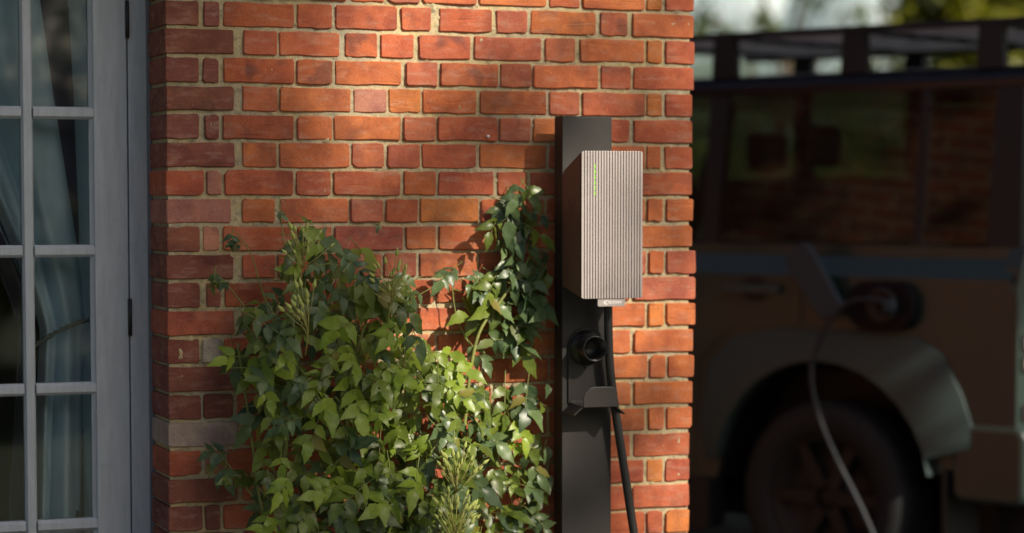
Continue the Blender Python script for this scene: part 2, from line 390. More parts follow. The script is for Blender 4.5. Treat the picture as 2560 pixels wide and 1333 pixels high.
# ------------------------------------------------------------------ measured layout of the wall (metres along the wall, height)
BRICKS={-1:[(-0.9722,-0.7927,'d'),(-0.7686,-0.6739,'r'),(-0.6662,-0.4726,'r'),(-0.4646,-0.3725,'o'),(-0.3633,-0.2690,'m'),(-0.2633,-0.1046,'r'),(-0.0952,0.1034,'o'),(0.1119,0.2037,'r'),(0.2122,0.4038,'o'),(0.4112,0.4585,'b'),(0.4697,0.5563,'r')],
0:[(-0.9739,-0.8889,'d'),(-0.8759,-0.8325,'d'),(-0.8216,-0.6266,'r'),(-0.6177,-0.5214,'r'),(-0.5113,-0.3361,'r'),(-0.3234,-0.2368,'r'),(-0.2124,-0.0587,'r'),(-0.0445,0.0459,'m'),(0.0567,0.2538,'o'),(0.2673,0.3509,'m'),(0.3657,0.5604,'o')],
1:[(-0.9778,-0.7937,'d'),(-0.7685,-0.6748,'r'),(-0.6671,-0.5003,'r'),(-0.4845,-0.3924,'k'),(-0.3833,-0.2879,'r'),(-0.2729,-0.1224,'r'),(-0.1107,0.0879,'m'),(0.1000,0.1906,'m'),(0.2052,0.4043,'o'),(0.4118,0.4604,'b'),(0.4704,0.5608,'r')],
2:[(-0.9774,-0.8901,'d'),(-0.8787,-0.8352,'d'),(-0.8227,-0.6264,'k'),(-0.6186,-0.5199,'k'),(-0.5131,-0.3250,'o'),(-0.3112,-0.2185,'m'),(-0.2103,-0.0398,'k'),(-0.0327,0.0592,'m'),(0.0652,0.2603,'o'),(0.2689,0.3612,'r'),(0.3699,0.5612,'r')],
3:[(-0.9748,-0.7948,'d'),(-0.7707,-0.6735,'o'),(-0.6680,-0.4693,'o'),(-0.4602,-0.3660,'p'),(-0.3597,-0.2675,'b'),(-0.2617,-0.1049,'o'),(-0.0931,0.1037,'o'),(0.1122,0.2043,'m'),(0.2128,0.4049,'r'),(0.4123,0.4585,'b'),(0.4698,0.5565,'r')],
4:[(-0.9765,-0.8902,'d'),(-0.8750,-0.8352,'d'),(-0.8249,-0.6294,'r'),(-0.6205,-0.5228,'o'),(-0.5160,-0.3255,'o'),(-0.3168,-0.2240,'m'),(-0.2176,-0.0423,'r'),(-0.0351,0.0569,'m'),(0.0641,0.2570,'b'),(0.2643,0.3580,'r'),(0.3704,0.5569,'r')],
5:[(-0.9761,-0.7937,'d'),(-0.7728,-0.6778,'o'),(-0.6700,-0.4733,'o'),(-0.4658,-0.3732,'m'),(-0.3642,-0.2707,'m'),(-0.2643,-0.1051,'r'),(-0.0956,0.1038,'o'),(0.1123,0.2046,'o'),(0.2107,0.4054,'o'),(0.4116,0.4566,'o'),(0.4679,0.5560,'r')],
6:[(-0.9768,-0.8772,'r'),(-0.8707,-0.8293,'p'),(-0.8216,-0.6314,'r'),(-0.6236,-0.5269,'r'),(-0.5190,-0.3271,'r'),(-0.3178,-0.2249,'o'),(-0.2167,-0.0554,'r'),(-0.0435,0.0449,'r'),(0.0569,0.2549,'r'),(0.2696,0.3585,'r'),(0.3671,0.5551,'r')],
7:[(-0.9768,-0.8035,'p'),(-0.7738,-0.6831,'o'),(-0.6686,-0.4774,'o'),(-0.4706,-0.3780,'m'),(-0.3692,-0.2768,'r'),(-0.2699,-0.0981,'b'),(-0.0922,0.0967,'o'),(0.1064,0.1987,'o'),(0.2085,0.4072,'o'),(0.4134,0.4622,'o'),(0.4735,0.5555,'o')],
8:[(-0.9774,-0.8904,'d'),(-0.8811,-0.8375,'p'),(-0.8282,-0.6278,'r'),(-0.6199,-0.5254,'r'),(-0.5152,-0.3210,'m'),(-0.3125,-0.2245,'o'),(-0.2159,-0.0448,'o'),(-0.0328,0.0570,'r'),(0.0654,0.2576,'o'),(0.2675,0.3614,'o'),(0.3726,0.5584,'o')],
9:[(-0.9787,-0.7991,'d'),(-0.7749,-0.6840,'r'),(-0.6762,-0.4826,'r'),(-0.4746,-0.3808,'m'),(-0.3762,-0.2813,'m'),(-0.2737,-0.1042,'o'),(-0.0959,0.0993,'r'),(0.1090,0.2014,'o'),(0.2112,0.4102,'r'),(0.4190,0.4653,'o'),(0.4754,0.5638,'m')],
10:[(-0.9788,-0.8927,'d'),(-0.8731,-0.8342,'d'),(-0.8227,-0.6309,'r'),(-0.6230,-0.5272,'r'),(-0.5193,-0.3268,'r'),(-0.3238,-0.2314,'r'),(-0.2238,-0.0544,'r'),(-0.0448,0.0486,'r'),(0.0583,0.2555,'r'),(0.2678,0.3606,'r'),(0.3718,0.5616,'m')],
11:[(-0.9801,-0.7991,'m'),(-0.7759,-0.6794,'r'),(-0.6738,-0.4821,'r'),(-0.4741,-0.3790,'r'),(-0.3709,-0.2852,'r'),(-0.2771,-0.1162,'o'),(-0.1043,0.0946,'r'),(0.1043,0.1980,'r'),(0.2078,0.4095,'o'),(0.4208,0.4672,'b'),(0.4735,0.5658,'o')],
12:[(-0.9785,-0.8939,'d'),(-0.8857,-0.8348,'w'),(-0.8260,-0.6317,'r'),(-0.6227,-0.5256,'r'),(-0.5177,-0.3261,'r'),(-0.3168,-0.2282,'m'),(-0.2200,-0.0449,'r'),(-0.0341,0.0535,'r'),(0.0632,0.2583,'b'),(0.2682,0.3624,'o'),(0.3736,0.5598,'o')],
13:[(-0.9814,-0.7913,'d'),(-0.7758,-0.6803,'r'),(-0.6725,-0.4770,'r'),(-0.4690,-0.3760,'r'),(-0.3668,-0.2716,'r'),(-0.2658,-0.0926,'r'),(-0.0831,0.1092,'o'),(0.1165,0.2056,'r'),(0.2142,0.4163,'o'),(0.4239,0.4729,'o'),(0.4804,0.5628,'o')],
14:[(-0.9820,-0.8907,'d'),(-0.8841,-0.8029,'d'),(-0.7918,-0.6325,'r'),(-0.6236,-0.5263,'r'),(-0.5184,-0.3265,'r'),(-0.3172,-0.2250,'r'),(-0.2168,-0.0617,'r'),(-0.0521,0.0415,'r'),(0.0536,0.2587,'r'),(0.2685,0.3653,'o'),(0.3741,0.5580,'o')],
15:[(-0.9729,-0.7902,'w'),(-0.7769,-0.6812,'r'),(-0.6734,-0.4777,'r'),(-0.4697,-0.3765,'r'),(-0.3673,-0.2720,'r'),(-0.2661,-0.1058,'r'),(-0.0963,0.1045,'r'),(0.1130,0.2059,'r'),(0.2145,0.4081,'o'),(0.4194,0.4685,'o'),(0.4760,0.5609,'o')],
16:[(-0.9801,-0.8919,'r'),(-0.8798,-0.8271,'p'),(-0.8194,-0.6334,'r'),(-0.6244,-0.5270,'r'),(-0.5191,-0.3269,'r'),(-0.3176,-0.2253,'r'),(-0.2170,-0.0450,'r'),(-0.0342,0.0585,'r'),(0.0658,0.2590,'r'),(0.2689,0.3621,'r'),(0.3733,0.5537,'r')],
17:[(-0.9818,-0.7934,'d'),(-0.7779,-0.6821,'r'),(-0.6743,-0.4783,'r'),(-0.4703,-0.3770,'r'),(-0.3678,-0.2723,'r'),(-0.2665,-0.1059,'r'),(-0.0964,0.1047,'r'),(0.1132,0.2062,'r'),(0.2148,0.4061,'r'),(0.4162,0.4653,'b'),(0.4729,0.5502,'r')],
18:[(-0.9781,-0.8887,'d'),(-0.8810,-0.8414,'d'),(-0.8304,-0.6342,'r'),(-0.6252,-0.5277,'r'),(-0.5198,-0.3274,'r'),(-0.3181,-0.2256,'r'),(-0.2173,-0.0451,'r'),(-0.0343,0.0586,'r'),(0.0658,0.2593,'r'),(0.2692,0.3626,'r'),(0.3713,0.5442,'r')],
19:[(-0.9810,-0.7989,'d'),(-0.7778,-0.6830,'r'),(-0.6752,-0.4789,'r'),(-0.4709,-0.3775,'r'),(-0.3683,-0.2727,'r'),(-0.2668,-0.1061,'r'),(-0.0965,0.1048,'r'),(0.1133,0.2064,'r'),(0.2151,0.4079,'r'),(0.4167,0.4659,'r'),(0.4735,0.5497,'b')],
20:[(-0.9859,-0.8997,'d'),(-0.8866,-0.8426,'d'),(-0.8326,-0.6351,'r'),(-0.6261,-0.5284,'r'),(-0.5205,-0.3278,'r'),(-0.3185,-0.2259,'r'),(-0.2176,-0.0451,'r'),(-0.0343,0.0586,'r'),(0.0659,0.2597,'r'),(0.2696,0.3630,'r'),(0.3781,0.5577,'r')]}
POLY_A=[(-0.710,1.347),(-0.672,1.416),(-0.612,1.400),(-0.546,1.335),(-0.513,1.282),(-0.423,1.291),(-0.333,1.258),(-0.345,1.172),(-0.277,1.095),(-0.208,1.028),(-0.265,0.997),(-0.492,1.003),(-0.777,1.011),(-0.847,1.044),(-0.836,1.107),(-0.792,1.180),(-0.732,1.263)]
POLY_B=[(-0.775,1.033),(-0.196,1.028),(-0.191,0.557),(-0.775,0.560),(-0.800,0.660),(-0.770,0.780),(-0.760,0.885),(-0.790,0.970)]
POLY_B2=[(-0.177,1.025),(-0.136,1.001),(-0.030,0.993),(0.100,1.012),(0.101,0.536),(-0.177,0.550)]
POLY_C=[(-0.015,1.544),(0.032,1.528),(0.097,1.450),(0.104,1.183),(0.044,1.172),(-0.015,1.096),(-0.062,1.108),(-0.133,1.164),(-0.168,1.231),(-0.121,1.286),(-0.062,1.296),(-0.062,1.384),(-0.074,1.450)]
EXTRA_L=[(-0.472,1.371),(-0.343,1.289),(-0.819,1.405),(-0.808,1.379),(-0.868,1.295),(-0.841,1.279),(-0.693,1.463),(-0.622,1.447),(-0.855,0.825),(-0.872,0.793),(-0.785,0.763),(-0.821,1.094),(-0.410,1.430),(-0.252,1.070)]
EXTRA_R=[(-0.203,1.303),(-0.003,1.528),(-0.039,1.113),(-0.133,1.087)]
C1=[(-0.224,0.546),(-0.188,0.767),(-0.177,0.888),(-0.159,1.021),(-0.129,1.131),(-0.071,1.207),(0.000,1.295),(0.036,1.361),(0.030,1.428),(0.000,1.528)]
C2=[(-0.066,0.500),(-0.030,0.573),(0.017,0.686),(0.065,0.773),(0.088,0.825)]
C3=[(-0.704,0.546),(-0.708,0.758),(-0.691,0.969),(-0.684,1.180),(-0.672,1.390)]
C4=[(-0.721,0.538),(-0.763,0.701),(-0.784,0.882),(-0.810,1.074),(-0.815,1.116)]
C5=[(-0.506,0.535),(-0.527,0.751),(-0.537,0.965),(-0.503,1.124),(-0.453,1.261)]
C6=[(-0.654,1.119),(-0.731,1.217),(-0.768,1.346),(-0.804,1.410)]
C7=[(-0.710,1.067),(-0.796,1.218),(-0.861,1.304)]
C8=[(-0.642,1.258),(-0.675,1.366),(-0.680,1.505)]
C9=[(-0.327,0.521),(-0.338,0.740),(-0.382,0.958),(-0.371,1.119),(-0.348,1.259)]
C10=[(-0.149,1.097),(-0.184,1.175),(-0.196,1.286)]
C11=[(-0.759,0.682),(-0.813,0.760),(-0.862,0.826)]
BUDS=[(-0.683,1.391),(-0.679,1.224),(-0.449,1.294),(-0.282,0.799),(-0.293,0.681),(-0.394,1.092),(-0.202,0.633)]

# ================================================================== THE SETTING
def sheet(name, x0, x1, y0, y1, z, mat):
    mb = MB(); mb.add([(x0, y0, z), (x1, y0, z), (x1, y1, z), (x0, y1, z)], [(0, 1, 2, 3)])
    return tag(mb.build(name, mat), kind='structure')
GZ = -0.131
sheet('ground', -300, 300, -300, 300, GZ, M['ground'])
sheet('driveway', 0.9, 9.0, -4.5, 14.0, GZ + 0.004, M['asphalt'])
pt = MB().box(-5.0, 0.85, -4.2, -0.42, GZ - 0.1, 0.0)
tag(pt.build('patio', M['stone'], bevel=0.01), kind='structure')
tag(MB().box(-0.99, 0.85, -0.418, 0.03, GZ - 0.1, 0.03).build('flower_bed', M['soil']), kind='structure')

# ------------------------------------------------------------------ the brick house
house = empty('brick_house', (0, 0, GZ), 'red brick house corner with a grey glazed door and a rose on its wall', 'house')
HX1, HXL = 0.555, -0.977         # right corner of the house, left edge of the wall beside the door
ZB, ZT = 0.30, 2.20              # stretch of the wall built brick by brick
off = Vector((0, 0, GZ))
def hpart(mb, name, mat, parent=None, **kw):
    o = mb.build(name, mat, parent or house, **kw)
    if parent is None: o.location = -off
    return o
# solid masonry outside the stretch in view
w = MB()
w.box(HXL, HX1 + 0.004, 0.0, 0.24, GZ - 0.2, ZB)
w.box(HXL - 1.9, HX1 + 0.004, 0.0, 0.24, ZT + 0.06, 2.72)
w.box(-7.0, HXL - 1.4, 0.0, 0.24, GZ - 0.2, ZT + 0.06)
w.box(-7.0, HXL - 1.9, 0.0, 0.24, ZT + 0.06, 2.72)
hpart(w, 'outer_wall', M['far_brick'])
w = MB(); w.box(HX1 - 0.22, HX1, 0.242, 4.2, GZ - 0.2, 2.72)
hpart(w, 'flank_wall', M['far_brick'])
w = MB(); w.box(-7.0, HX1, 4.203, 4.4, GZ - 0.2, 2.72)
hpart(w, 'rear_wall', M['far_brick'])
w = MB(); w.box(-7.1, HX1 + 0.10, -0.10, 4.5, 2.722, 2.90)
hpart(w, 'roof', M['roof_tile'])
# the room behind the door
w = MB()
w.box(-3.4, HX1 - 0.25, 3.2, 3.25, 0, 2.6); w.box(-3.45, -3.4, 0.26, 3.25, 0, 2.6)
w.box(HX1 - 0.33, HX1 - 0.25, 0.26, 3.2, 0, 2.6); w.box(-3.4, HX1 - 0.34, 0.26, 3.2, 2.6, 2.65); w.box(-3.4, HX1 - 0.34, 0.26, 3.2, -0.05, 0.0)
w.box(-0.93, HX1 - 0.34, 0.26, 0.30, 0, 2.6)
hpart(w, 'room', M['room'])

# mortar bed of the wall: a rough sheet set back behind the brick faces, with squeezed-out lumps
def vnoise(nx, nz, cell, seed):
    rng = np.random.default_rng(seed)
    gx, gz = int(nx / cell) + 3, int(nz / cell) + 3
    g = rng.random((gz, gx)) * 2 - 1
    xs, zs = np.arange(nx) / cell, np.arange(nz) / cell
    xi, zi = xs.astype(int), zs.astype(int)
    fx, fz = xs - xi, zs - zi
    fx, fz = fx * fx * (3 - 2 * fx), fz * fz * (3 - 2 * fz)
    a = g[np.ix_(zi, xi)]; b = g[np.ix_(zi, xi + 1)]; c = g[np.ix_(zi + 1, xi)]; d = g[np.ix_(zi + 1, xi + 1)]
    return (a * (1 - fx) + b * fx) * (1 - fz)[:, None] + (c * (1 - fx) + d * fx) * fz[:, None]
step = 0.0042
nx, nz = int((HX1 - HXL) / step) + 1, int((ZT - ZB) / step) + 1
X = np.linspace(HXL + 0.002, 0.5465, nx); Z = np.linspace(ZB + 0.001, ZT + 0.058, nz)
H = 0.0062 + 0.0024 * vnoise(nx, nz, 22, 1) + 0.0014 * vnoise(nx, nz, 6, 2) + 0.0011 * vnoise(nx, nz, 1.6, 3)
lump = np.clip(0.8 * vnoise(nx, nz, 7, 4) + 0.8 * vnoise(nx, nz, 2.2, 5) - 0.86, 0, 1)
H -= 0.016 * lump
H = np.maximum(H, -0.0035)
XX, ZZ = np.meshgrid(X, Z)
V = np.stack([XX, H, ZZ], -1).reshape(-1, 3)
idx = np.arange(nx * nz).reshape(nz, nx)
F = np.stack([idx[:-1, :-1], idx[:-1, 1:], idx[1:, 1:], idx[1:, :-1]], -1).reshape(-1, 4)
me = bpy.data.meshes.new('wall')
me.vertices.add(len(V)); me.vertices.foreach_set('co', V.ravel())
me.loops.add(F.size); me.loops.foreach_set('vertex_index', F.ravel().astype(np.int32))
me.polygons.add(len(F)); me.polygons.foreach_set('loop_start', np.arange(0, F.size, 4, dtype=np.int32))
me.polygons.foreach_set('loop_total', np.full(len(F), 4, dtype=np.int32))
me.update(calc_edges=True)
me.polygons.foreach_set('use_smooth', np.ones(len(F), dtype=bool))
wall = link('wall', me, M['mortar'], house); wall.location = -off
MB().box(HXL + 0.006, 0.545, 0.012, 0.238, ZB + 0.002, ZT + 0.058).build('wall_core', M['mortar'], wall)

TONE = {'o': (0.54, 0.155, 0.056), 'r': (0.48, 0.122, 0.055), 'd': (0.255, 0.082, 0.056), 'p': (0.44, 0.185, 0.118), 'w': (0.43, 0.35, 0.29),  # d: dull red bricks by the door, darkened further to carry the shade
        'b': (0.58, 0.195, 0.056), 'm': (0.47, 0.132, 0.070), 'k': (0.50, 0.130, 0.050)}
JZ0, JP = 2.028, 0.075
rb = random.Random(11)
def brick_mesh(w_, h_, first, last, depth):
    """outline with knocked corners, a soft arris and a slightly dished, proud face"""
    a, b = w_ / 2, h_ / 2
    j = lambda s: rb.uniform(-s, s)
    cr = [rb.uniform(0.0018, 0.0060) for _ in range(4)]
    if rb.random() < 0.14: cr[rb.randrange(4)] = rb.uniform(0.007, 0.011)
    o = [(-a + j(.0012), -b + cr[0]), (-a + cr[0], -b + j(.0014)), (-a * .35 + j(a * .2), -b + j(.0024)), (a * .35 + j(a * .2), -b + j(.0024)), (a - cr[1], -b + j(.0014)), (a + j(.0012), -b + cr[1]),
         (a + j(.0012), b - cr[2]), (a - cr[2], b + j(.0014)), (a * .35 + j(a * .2), b + j(.0024)), (-a * .35 + j(a * .2), b + j(.0024)), (-a + cr[3], b + j(.0014)), (-a + j(.0012), b - cr[3])]
    n = len(o); pr = rb.uniform(-0.0015, 0.0022); tl = rb.uniform(-0.0012, 0.0012)
    ins = 0.0024
    vs = []
    for x, z in o: vs.append((x * (1 - ins / a), -pr - 0.0012 + tl * x / a, z * (1 - ins / b)))
    for x, z in o: vs.append((x, 0.0025 - pr, z))
    for x, z in o: vs.append((x, depth, z))
    fs = [tuple(range(n))]
    for r_ in (0, 1):
        for i in range(n):
            k = (i + 1) % n
            fs.append((r_ * n + i, r_ * n + n + i, r_ * n + n + k, r_ * n + k))
    me = bpy.data.meshes.new('brick')
    me.from_pydata(vs, [], fs)
    bm = bmesh.new(); bm.from_mesh(me); bmesh.ops.recalc_face_normals(bm, faces=bm.faces)
    bm.to_mesh(me); bm.free()
    me.materials.append(M['brick'])
    return me
def tone(k):
    c = TONE[k]; f = rb.uniform(0.90, 1.10); g = rb.uniform(0.94, 1.06)
    a = 0.5 if k == 'k' else (rb.uniform(0.15, 0.5) if rb.random() < 0.12 else 0.0)
    return (c[0] * f, c[1] * f * g, c[2] * f * rb.uniform(0.9, 1.1), a)
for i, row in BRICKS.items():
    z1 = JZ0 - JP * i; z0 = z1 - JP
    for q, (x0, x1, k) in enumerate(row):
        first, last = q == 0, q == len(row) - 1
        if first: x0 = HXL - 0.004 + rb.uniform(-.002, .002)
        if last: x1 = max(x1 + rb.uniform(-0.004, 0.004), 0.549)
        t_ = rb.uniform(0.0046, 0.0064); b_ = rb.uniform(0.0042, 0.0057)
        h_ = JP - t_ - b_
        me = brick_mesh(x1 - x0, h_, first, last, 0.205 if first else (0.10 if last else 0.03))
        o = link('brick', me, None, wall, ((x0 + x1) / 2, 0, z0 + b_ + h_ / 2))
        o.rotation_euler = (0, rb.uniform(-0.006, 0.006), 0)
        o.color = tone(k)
# courses just outside the frame, joined
extra = MB()
for i in [-3, -2] + [21, 22]:
    z1 = JZ0 - JP * i; z0 = z1 - JP
    if z0 < ZB or z1 > ZT + 0.06: continue
    for q, (x0, x1, k) in enumerate(BRICKS[1 if i % 2 else 2]):
        extra.box(x0, x1, -0.002, 0.03, z0 + 0.006, z1 - 0.006)
ex = extra.build('brickwork_beyond_frame', M['brick'], wall, bevel=0.003, seg=1); ex['kind'] = 'stuff'; ex.color = (0.41, 0.09, 0.04, 0.0)
# small white nail head with a wire loop left in the wall
nl = MB(); nl.lathe([(0.0001, -0.012), (0.0042, -0.010), (0.0050, -0.006), (0.0035, -0.003), (0.002, 0.0)], (-0.0735, 0, 1.671), 'y', 10)
nail = nl.build('nail', M['white_print'], None); tag(nail, 'small white nail stub sticking out of a brick left of the post', 'nail')

# ------------------------------------------------------------------ glazed door
YD = 0.21
door = empty('garden_door', (-1.35, YD, 0.0), 'grey painted garden door with small glass panes and black hinges', 'door')
dO = Vector((-1.35, YD, 0.0))
def dpart(mb, name, mat, parent=None, **kw):
    o = mb.build(name, mat, parent or door, **kw)
    if parent is None: o.location = -dO
    return o
DT = 2.26; JX = -1.038; FR = -0.985
dpart(MB().box(JX + 0.001, FR, YD, YD + 0.10, 0.0, DT), 'jamb', M['door_paint'], bevel=0.003)
dpart(MB().box(FR, FR + 0.012, YD + 0.004, YD + 0.05, 0.0, DT), 'sealant_bead', M['sealant'])
dpart(MB().box(-2.40, FR, YD - 0.003, YD + 0.10, DT + 0.002, DT + 0.06), 'head', M['door_paint'], bevel=0.003)
leaf = dpart(MB().box(-1.132, JX - 0.002, YD + 0.002, YD + 0.048, 0.06, DT - 0.002), 'stile', M['door_paint'], bevel=0.003)
COLS = [(-1.503, -1.328), (-1.292, -1.134)]
dpart(MB().box(-1.60, COLS[0][0] - 0.004, YD + 0.002, YD + 0.048, 0.06, DT - 0.002), 'stile', M['door_paint'], bevel=0.003)
ZBAR = [2.108, 1.7295, 1.356, 0.9815, 0.608]
dpart(MB().box(-1.596, -1.136, YD + 0.003, YD + 0.047, 2.115, DT - 0.004), 'top_rail', M['door_paint'], bevel=0.003)
dpart(MB().box(-1.596, -1.136, YD + 0.003, YD + 0.047, 0.062, 0.24), 'bottom_rail', M['door_paint'], bevel=0.003)
# moulded glazing bars: a flat nose with a bevel running back to the glass on both sides
def bar_profile(c, half, nose, y0, y1):
    return [(y1, c - half), (y0 + 0.010, c - half), (y0, c - nose), (y0, c + nose), (y0 + 0.010, c + half), (y1, c + half)]
def vbar(xc, half, nose, za, zb, name='glazing_bar'):
    pts = [(x, y) for y, x in bar_profile(xc, half, nose, YD + 0.006, YD + 0.044)]
    return dpart(MB().prism(pts, 2, za, zb), name, M['door_paint'])
vbar(-1.310, 0.0155, 0.010, 0.24, 2.115)
def hbar(zc, xa, xb):
    return dpart(MB().prism(bar_profile(zc, 0.0165, 0.009, YD + 0.0045, YD + 0.044), 0, xa, xb), 'glazing_bar', M['door_paint'])
for zc in ZBAR[1:]:
    hbar(zc, -1.503, -1.3262); hbar(zc, -1.2938, -1.128)
# beads round the panes' outer edges
for x_, s_ in ((-1.134, 1), (-1.505, -1)):
    dpart(MB().prism([(x_ + 0.004 * s_, YD + 0.008), (x_ - 0.008 * s_, YD + 0.020), (x_ - 0.008 * s_, YD + 0.040), (x_ + 0.004 * s_, YD + 0.040)], 2, 0.24, 2.115), 'bead', M['door_paint'])
zs = [2.115] + ZBAR[1:] + [0.24]
for xa, xb in COLS:
    for za, zb in zip(zs[1:], zs[:-1]):
        dpart(MB().box(xa - 0.012, xb + 0.012, YD + 0.026, YD + 0.031, za + 0.001, zb - 0.001), 'pane', M['pane'])
for zc in (1.985, 1.1745, 0.36):
    h = dpart(MB().lathe([(0.0001, -0.050), (0.0056, -0.050), (0.0056, 0.050), (0.0001, 0.050)], (JX - 0.0005, YD - 0.003, zc), 'z', 12), 'hinge', M['black_iron'])
    dpart(MB().lathe([(0.0001, -0.054), (0.004, -0.053), (0.004, -0.0502), (0.0001, -0.0501)], (JX - 0.0005, YD - 0.003, zc), 'z', 10), 'hinge_pin', simple('brass_pin', (0.25, 0.13, 0.06), 0.4, 0.8) if zc == 1.985 else bpy.data.materials['brass_pin'], h)

# ------------------------------------------------------------------ curtain, gathered to the right by a rope
cur = empty('curtain', (-1.2, 0.36, 0.0), 'blue grey curtain behind the door panes, tied back with a rope', 'curtain')
def curtain_mesh(lining):
    na, nz_ = 120, 90
    vs, fs = [], []
    for j in range(nz_ + 1):
        z = 0.05 + (2.28 - 0.05) * j / nz_
        if z > 1.13:
            t = (z - 1.13) / 1.15
            left = -1.262 - 0.62 * t ** 1.25
            right = -1.085
        else:
            t = (1.13 - z) / 1.1
            left = -1.262 - 0.03 * min(1, t * 2.2); right = -1.09
        for i in range(na + 1):
            u = i / na
            x = left + (right - left) * (u ** 1.08)
            amp = 0.020 + 0.030 * min(1, abs(z - 1.13) * 1.5)
            ph = u * (19 if not lining else 15) + 0.6 * math.sin(z * 2.1) + 1.3 * math.sin(u * 5)
            y = amp * (math.sin(ph) + 0.35 * math.sin(2.1 * ph + 1.0 + z)) + (0.055 if lining else 0.0)
            if lining: x -= 0.05 * (1 - u)
            vs.append((x + 0.006 * math.cos(ph) + 1.2, y, z))
    for j in range(nz_):
        for i in range(na):
            a = j * (na + 1) + i
            fs.append((a, a + 1, a + na + 2, a + na + 1))
    me = bpy.data.meshes.new('curtain'); me.from_pydata(vs, [], fs)
    me.polygons.foreach_set('use_smooth', [True] * len(fs))
    return me
link('drape', curtain_mesh(False), M['curtain'], cur)
link('lining', curtain_mesh(True), M['curtain_lining'], cur)
rp = MB()
for k in range(2):
    pts = []
    for i in range(30):
        t = i / 29
        a = t * 40 + k * math.pi
        pts.append((-0.082 + 0.2 * t + 0.003 * math.cos(a), -0.065 + 0.02 * (2 * t - 1) ** 2, 1.095 + 0.075 * t - 0.03 * math.sin(t * math.pi) * 0 + 0.02 * math.sin(t * math.pi) + 0.004 * math.sin(a)))
    rp.tube(pts, 0.0042, 7)
rp.build('tieback', M['rope'], cur)

# ================================================================== THE CHARGING POST
PY0, PY1 = -0.12, -0.060           # front and back of the post
post = empty('charging_post', (0.178, -0.09, 0.0), 'tall dark charcoal metal post standing in front of the brick wall', 'post')
pO = Vector((0.178, -0.09, 0.0))
def part(mb, name, mat, root, org, **kw):
    o = mb.build(name, mat, root, **kw)
    o.location = -org
    return o
part(MB().box(0.1039, 0.2520, PY0, PY1, 0.012, 1.7236), 'shaft', M['post'], post, pO, bevel=0.0012)
part(MB().box(0.1054, 0.2505, PY0 + 0.0015, PY1 - 0.0015, 1.7238, 1.7262), 'end_cap', M['post'], post, pO, bevel=0.0008)
fl = part(MB().box(0.04, 0.32, -0.22, -0.02, 0.030, 0.042), 'base_plate', M['post'], post, pO, bevel=0.002)
for bx in (0.06, 0.30):
    for by in (-0.20, -0.04):
        MB().lathe([(0.0001, 0.052), (0.010, 0.052), (0.010, 0.042), (0.0001, 0.0419)], (bx, by, 0), 'z', 6, False).build('bolt', M['black_iron'], fl)

# ------------------------------------------------------------------ charger
CX0, CX1, CZ0, CZ1, CYF = 0.040, 0.216, 1.2325, 1.6245, -0.4175
chg = empty('electric_car_charger', (0.1857, -0.1302, 1.2263), 'box shaped electric car charger with ribbed taupe front panel, mounted on the post', 'charger')
cO = Vector((0.128, -0.27, 1.2325)); chg.scale = (1.023,) * 3
bd = part(MB().prism([(-0.4035, CZ1 - 0.003), (-0.292, 1.578), (-0.280, 1.571), (-0.2715, 1.556), (-0.2715, 1.266), (-0.275, 1.2605), (-0.4035, CZ0 + 0.003)], 0, CX0 + 0.002, CX1 - 0.002), 'body', M['plastic'], chg, cO, bevel=0.004, seg=3)
part(MB().box(0.075, 0.181, -0.2712, -0.2602, 1.30, 1.53), 'mounting_bracket', M['black_iron'], chg, cO)
pan = part(MB().prism(rrect(CX0, CX1, CZ0, CZ1, 0.011), 1, -0.4145, -0.4037), 'front_panel', M['gap'], chg, cO, bevel=0.0015)
# 22 upright fins over dark grooves
nf = 22
pitch = (CX1 - CX0) / nf
for k in range(nf):
    xa = CX0 + k * pitch + (0.00095 if k else 0.0); xb = CX0 + (k + 1) * pitch - (0.00095 if k < nf - 1 else 0.0)
    d = 0.0
    if k in (0, nf - 1):
        r_ = 0.011
        cut = [(xa, CZ0 + 0.0050), (xa + 0.0022, CZ0 + 0.0022), (xb, CZ0 + 0.0004), (xb, CZ1 - 0.0004), (xa + 0.0022, CZ1 - 0.0022), (xa, CZ1 - 0.0050)]
        if k: cut = [(xa + xb - x, z) for x, z in cut]
        MB().prism(cut, 1, CYF, -0.4140).build('fin', M['fin'], pan, bevel=0.0008)
    else:
        MB().box(xa, xb, CYF, -0.4140, CZ0 + 0.0002, CZ1 - 0.0002).build('fin', M['fin'], pan, bevel=0.0008)
xl = CX0 + 5 * pitch - 0.0036
for k in range(6):
    zt = 1.5885 - k * 0.0142
    MB().box(xl, xl + 0.0024, CYF - 0.0006, CYF + 0.002, zt - 0.0105, zt).build('status_light', M['led'], pan)
# brand tab under the panel with its emblem and lettering
tb = part(MB().prism(rrect(0.0885, 0.1675, 1.2115, 1.2420, 0.004), 1, -0.4135, -0.4080), 'name_tab', M['fin'], chg, cO, bevel=0.0006)
cu = bpy.data.curves.new('lettering', 'FONT')
cu.body = 'TELTONIKA'; cu.size = 0.0098; cu.shear = 0.22; cu.extrude = 0.0002; cu.offset = 0.00028; cu.space_character = 1.02
cu.align_y = 'CENTER'
cu.materials.append(M['white_print'])
tmp = bpy.data.objects.new('lettering_curve', cu); COL.objects.link(tmp)
bpy.context.view_layer.update()
tme = bpy.data.meshes.new_from_object(tmp.evaluated_get(bpy.context.evaluated_depsgraph_get()))
bpy.data.objects.remove(tmp)
tx = bpy.data.objects.new('lettering', tme); COL.objects.link(tx)
tx.parent = tb; tx.location = (0.1165, -0.4139, 1.2222); tx.rotation_euler = (R(90), 0, 0); tx.scale = (0.74, 1, 1)
em = MB()
ex_, ez_ = 0.1115, 1.2222
for z_, xa in ((0.0046, -0.0030), (0.0, -0.0068), (-0.0046, -0.0030)):
    pass
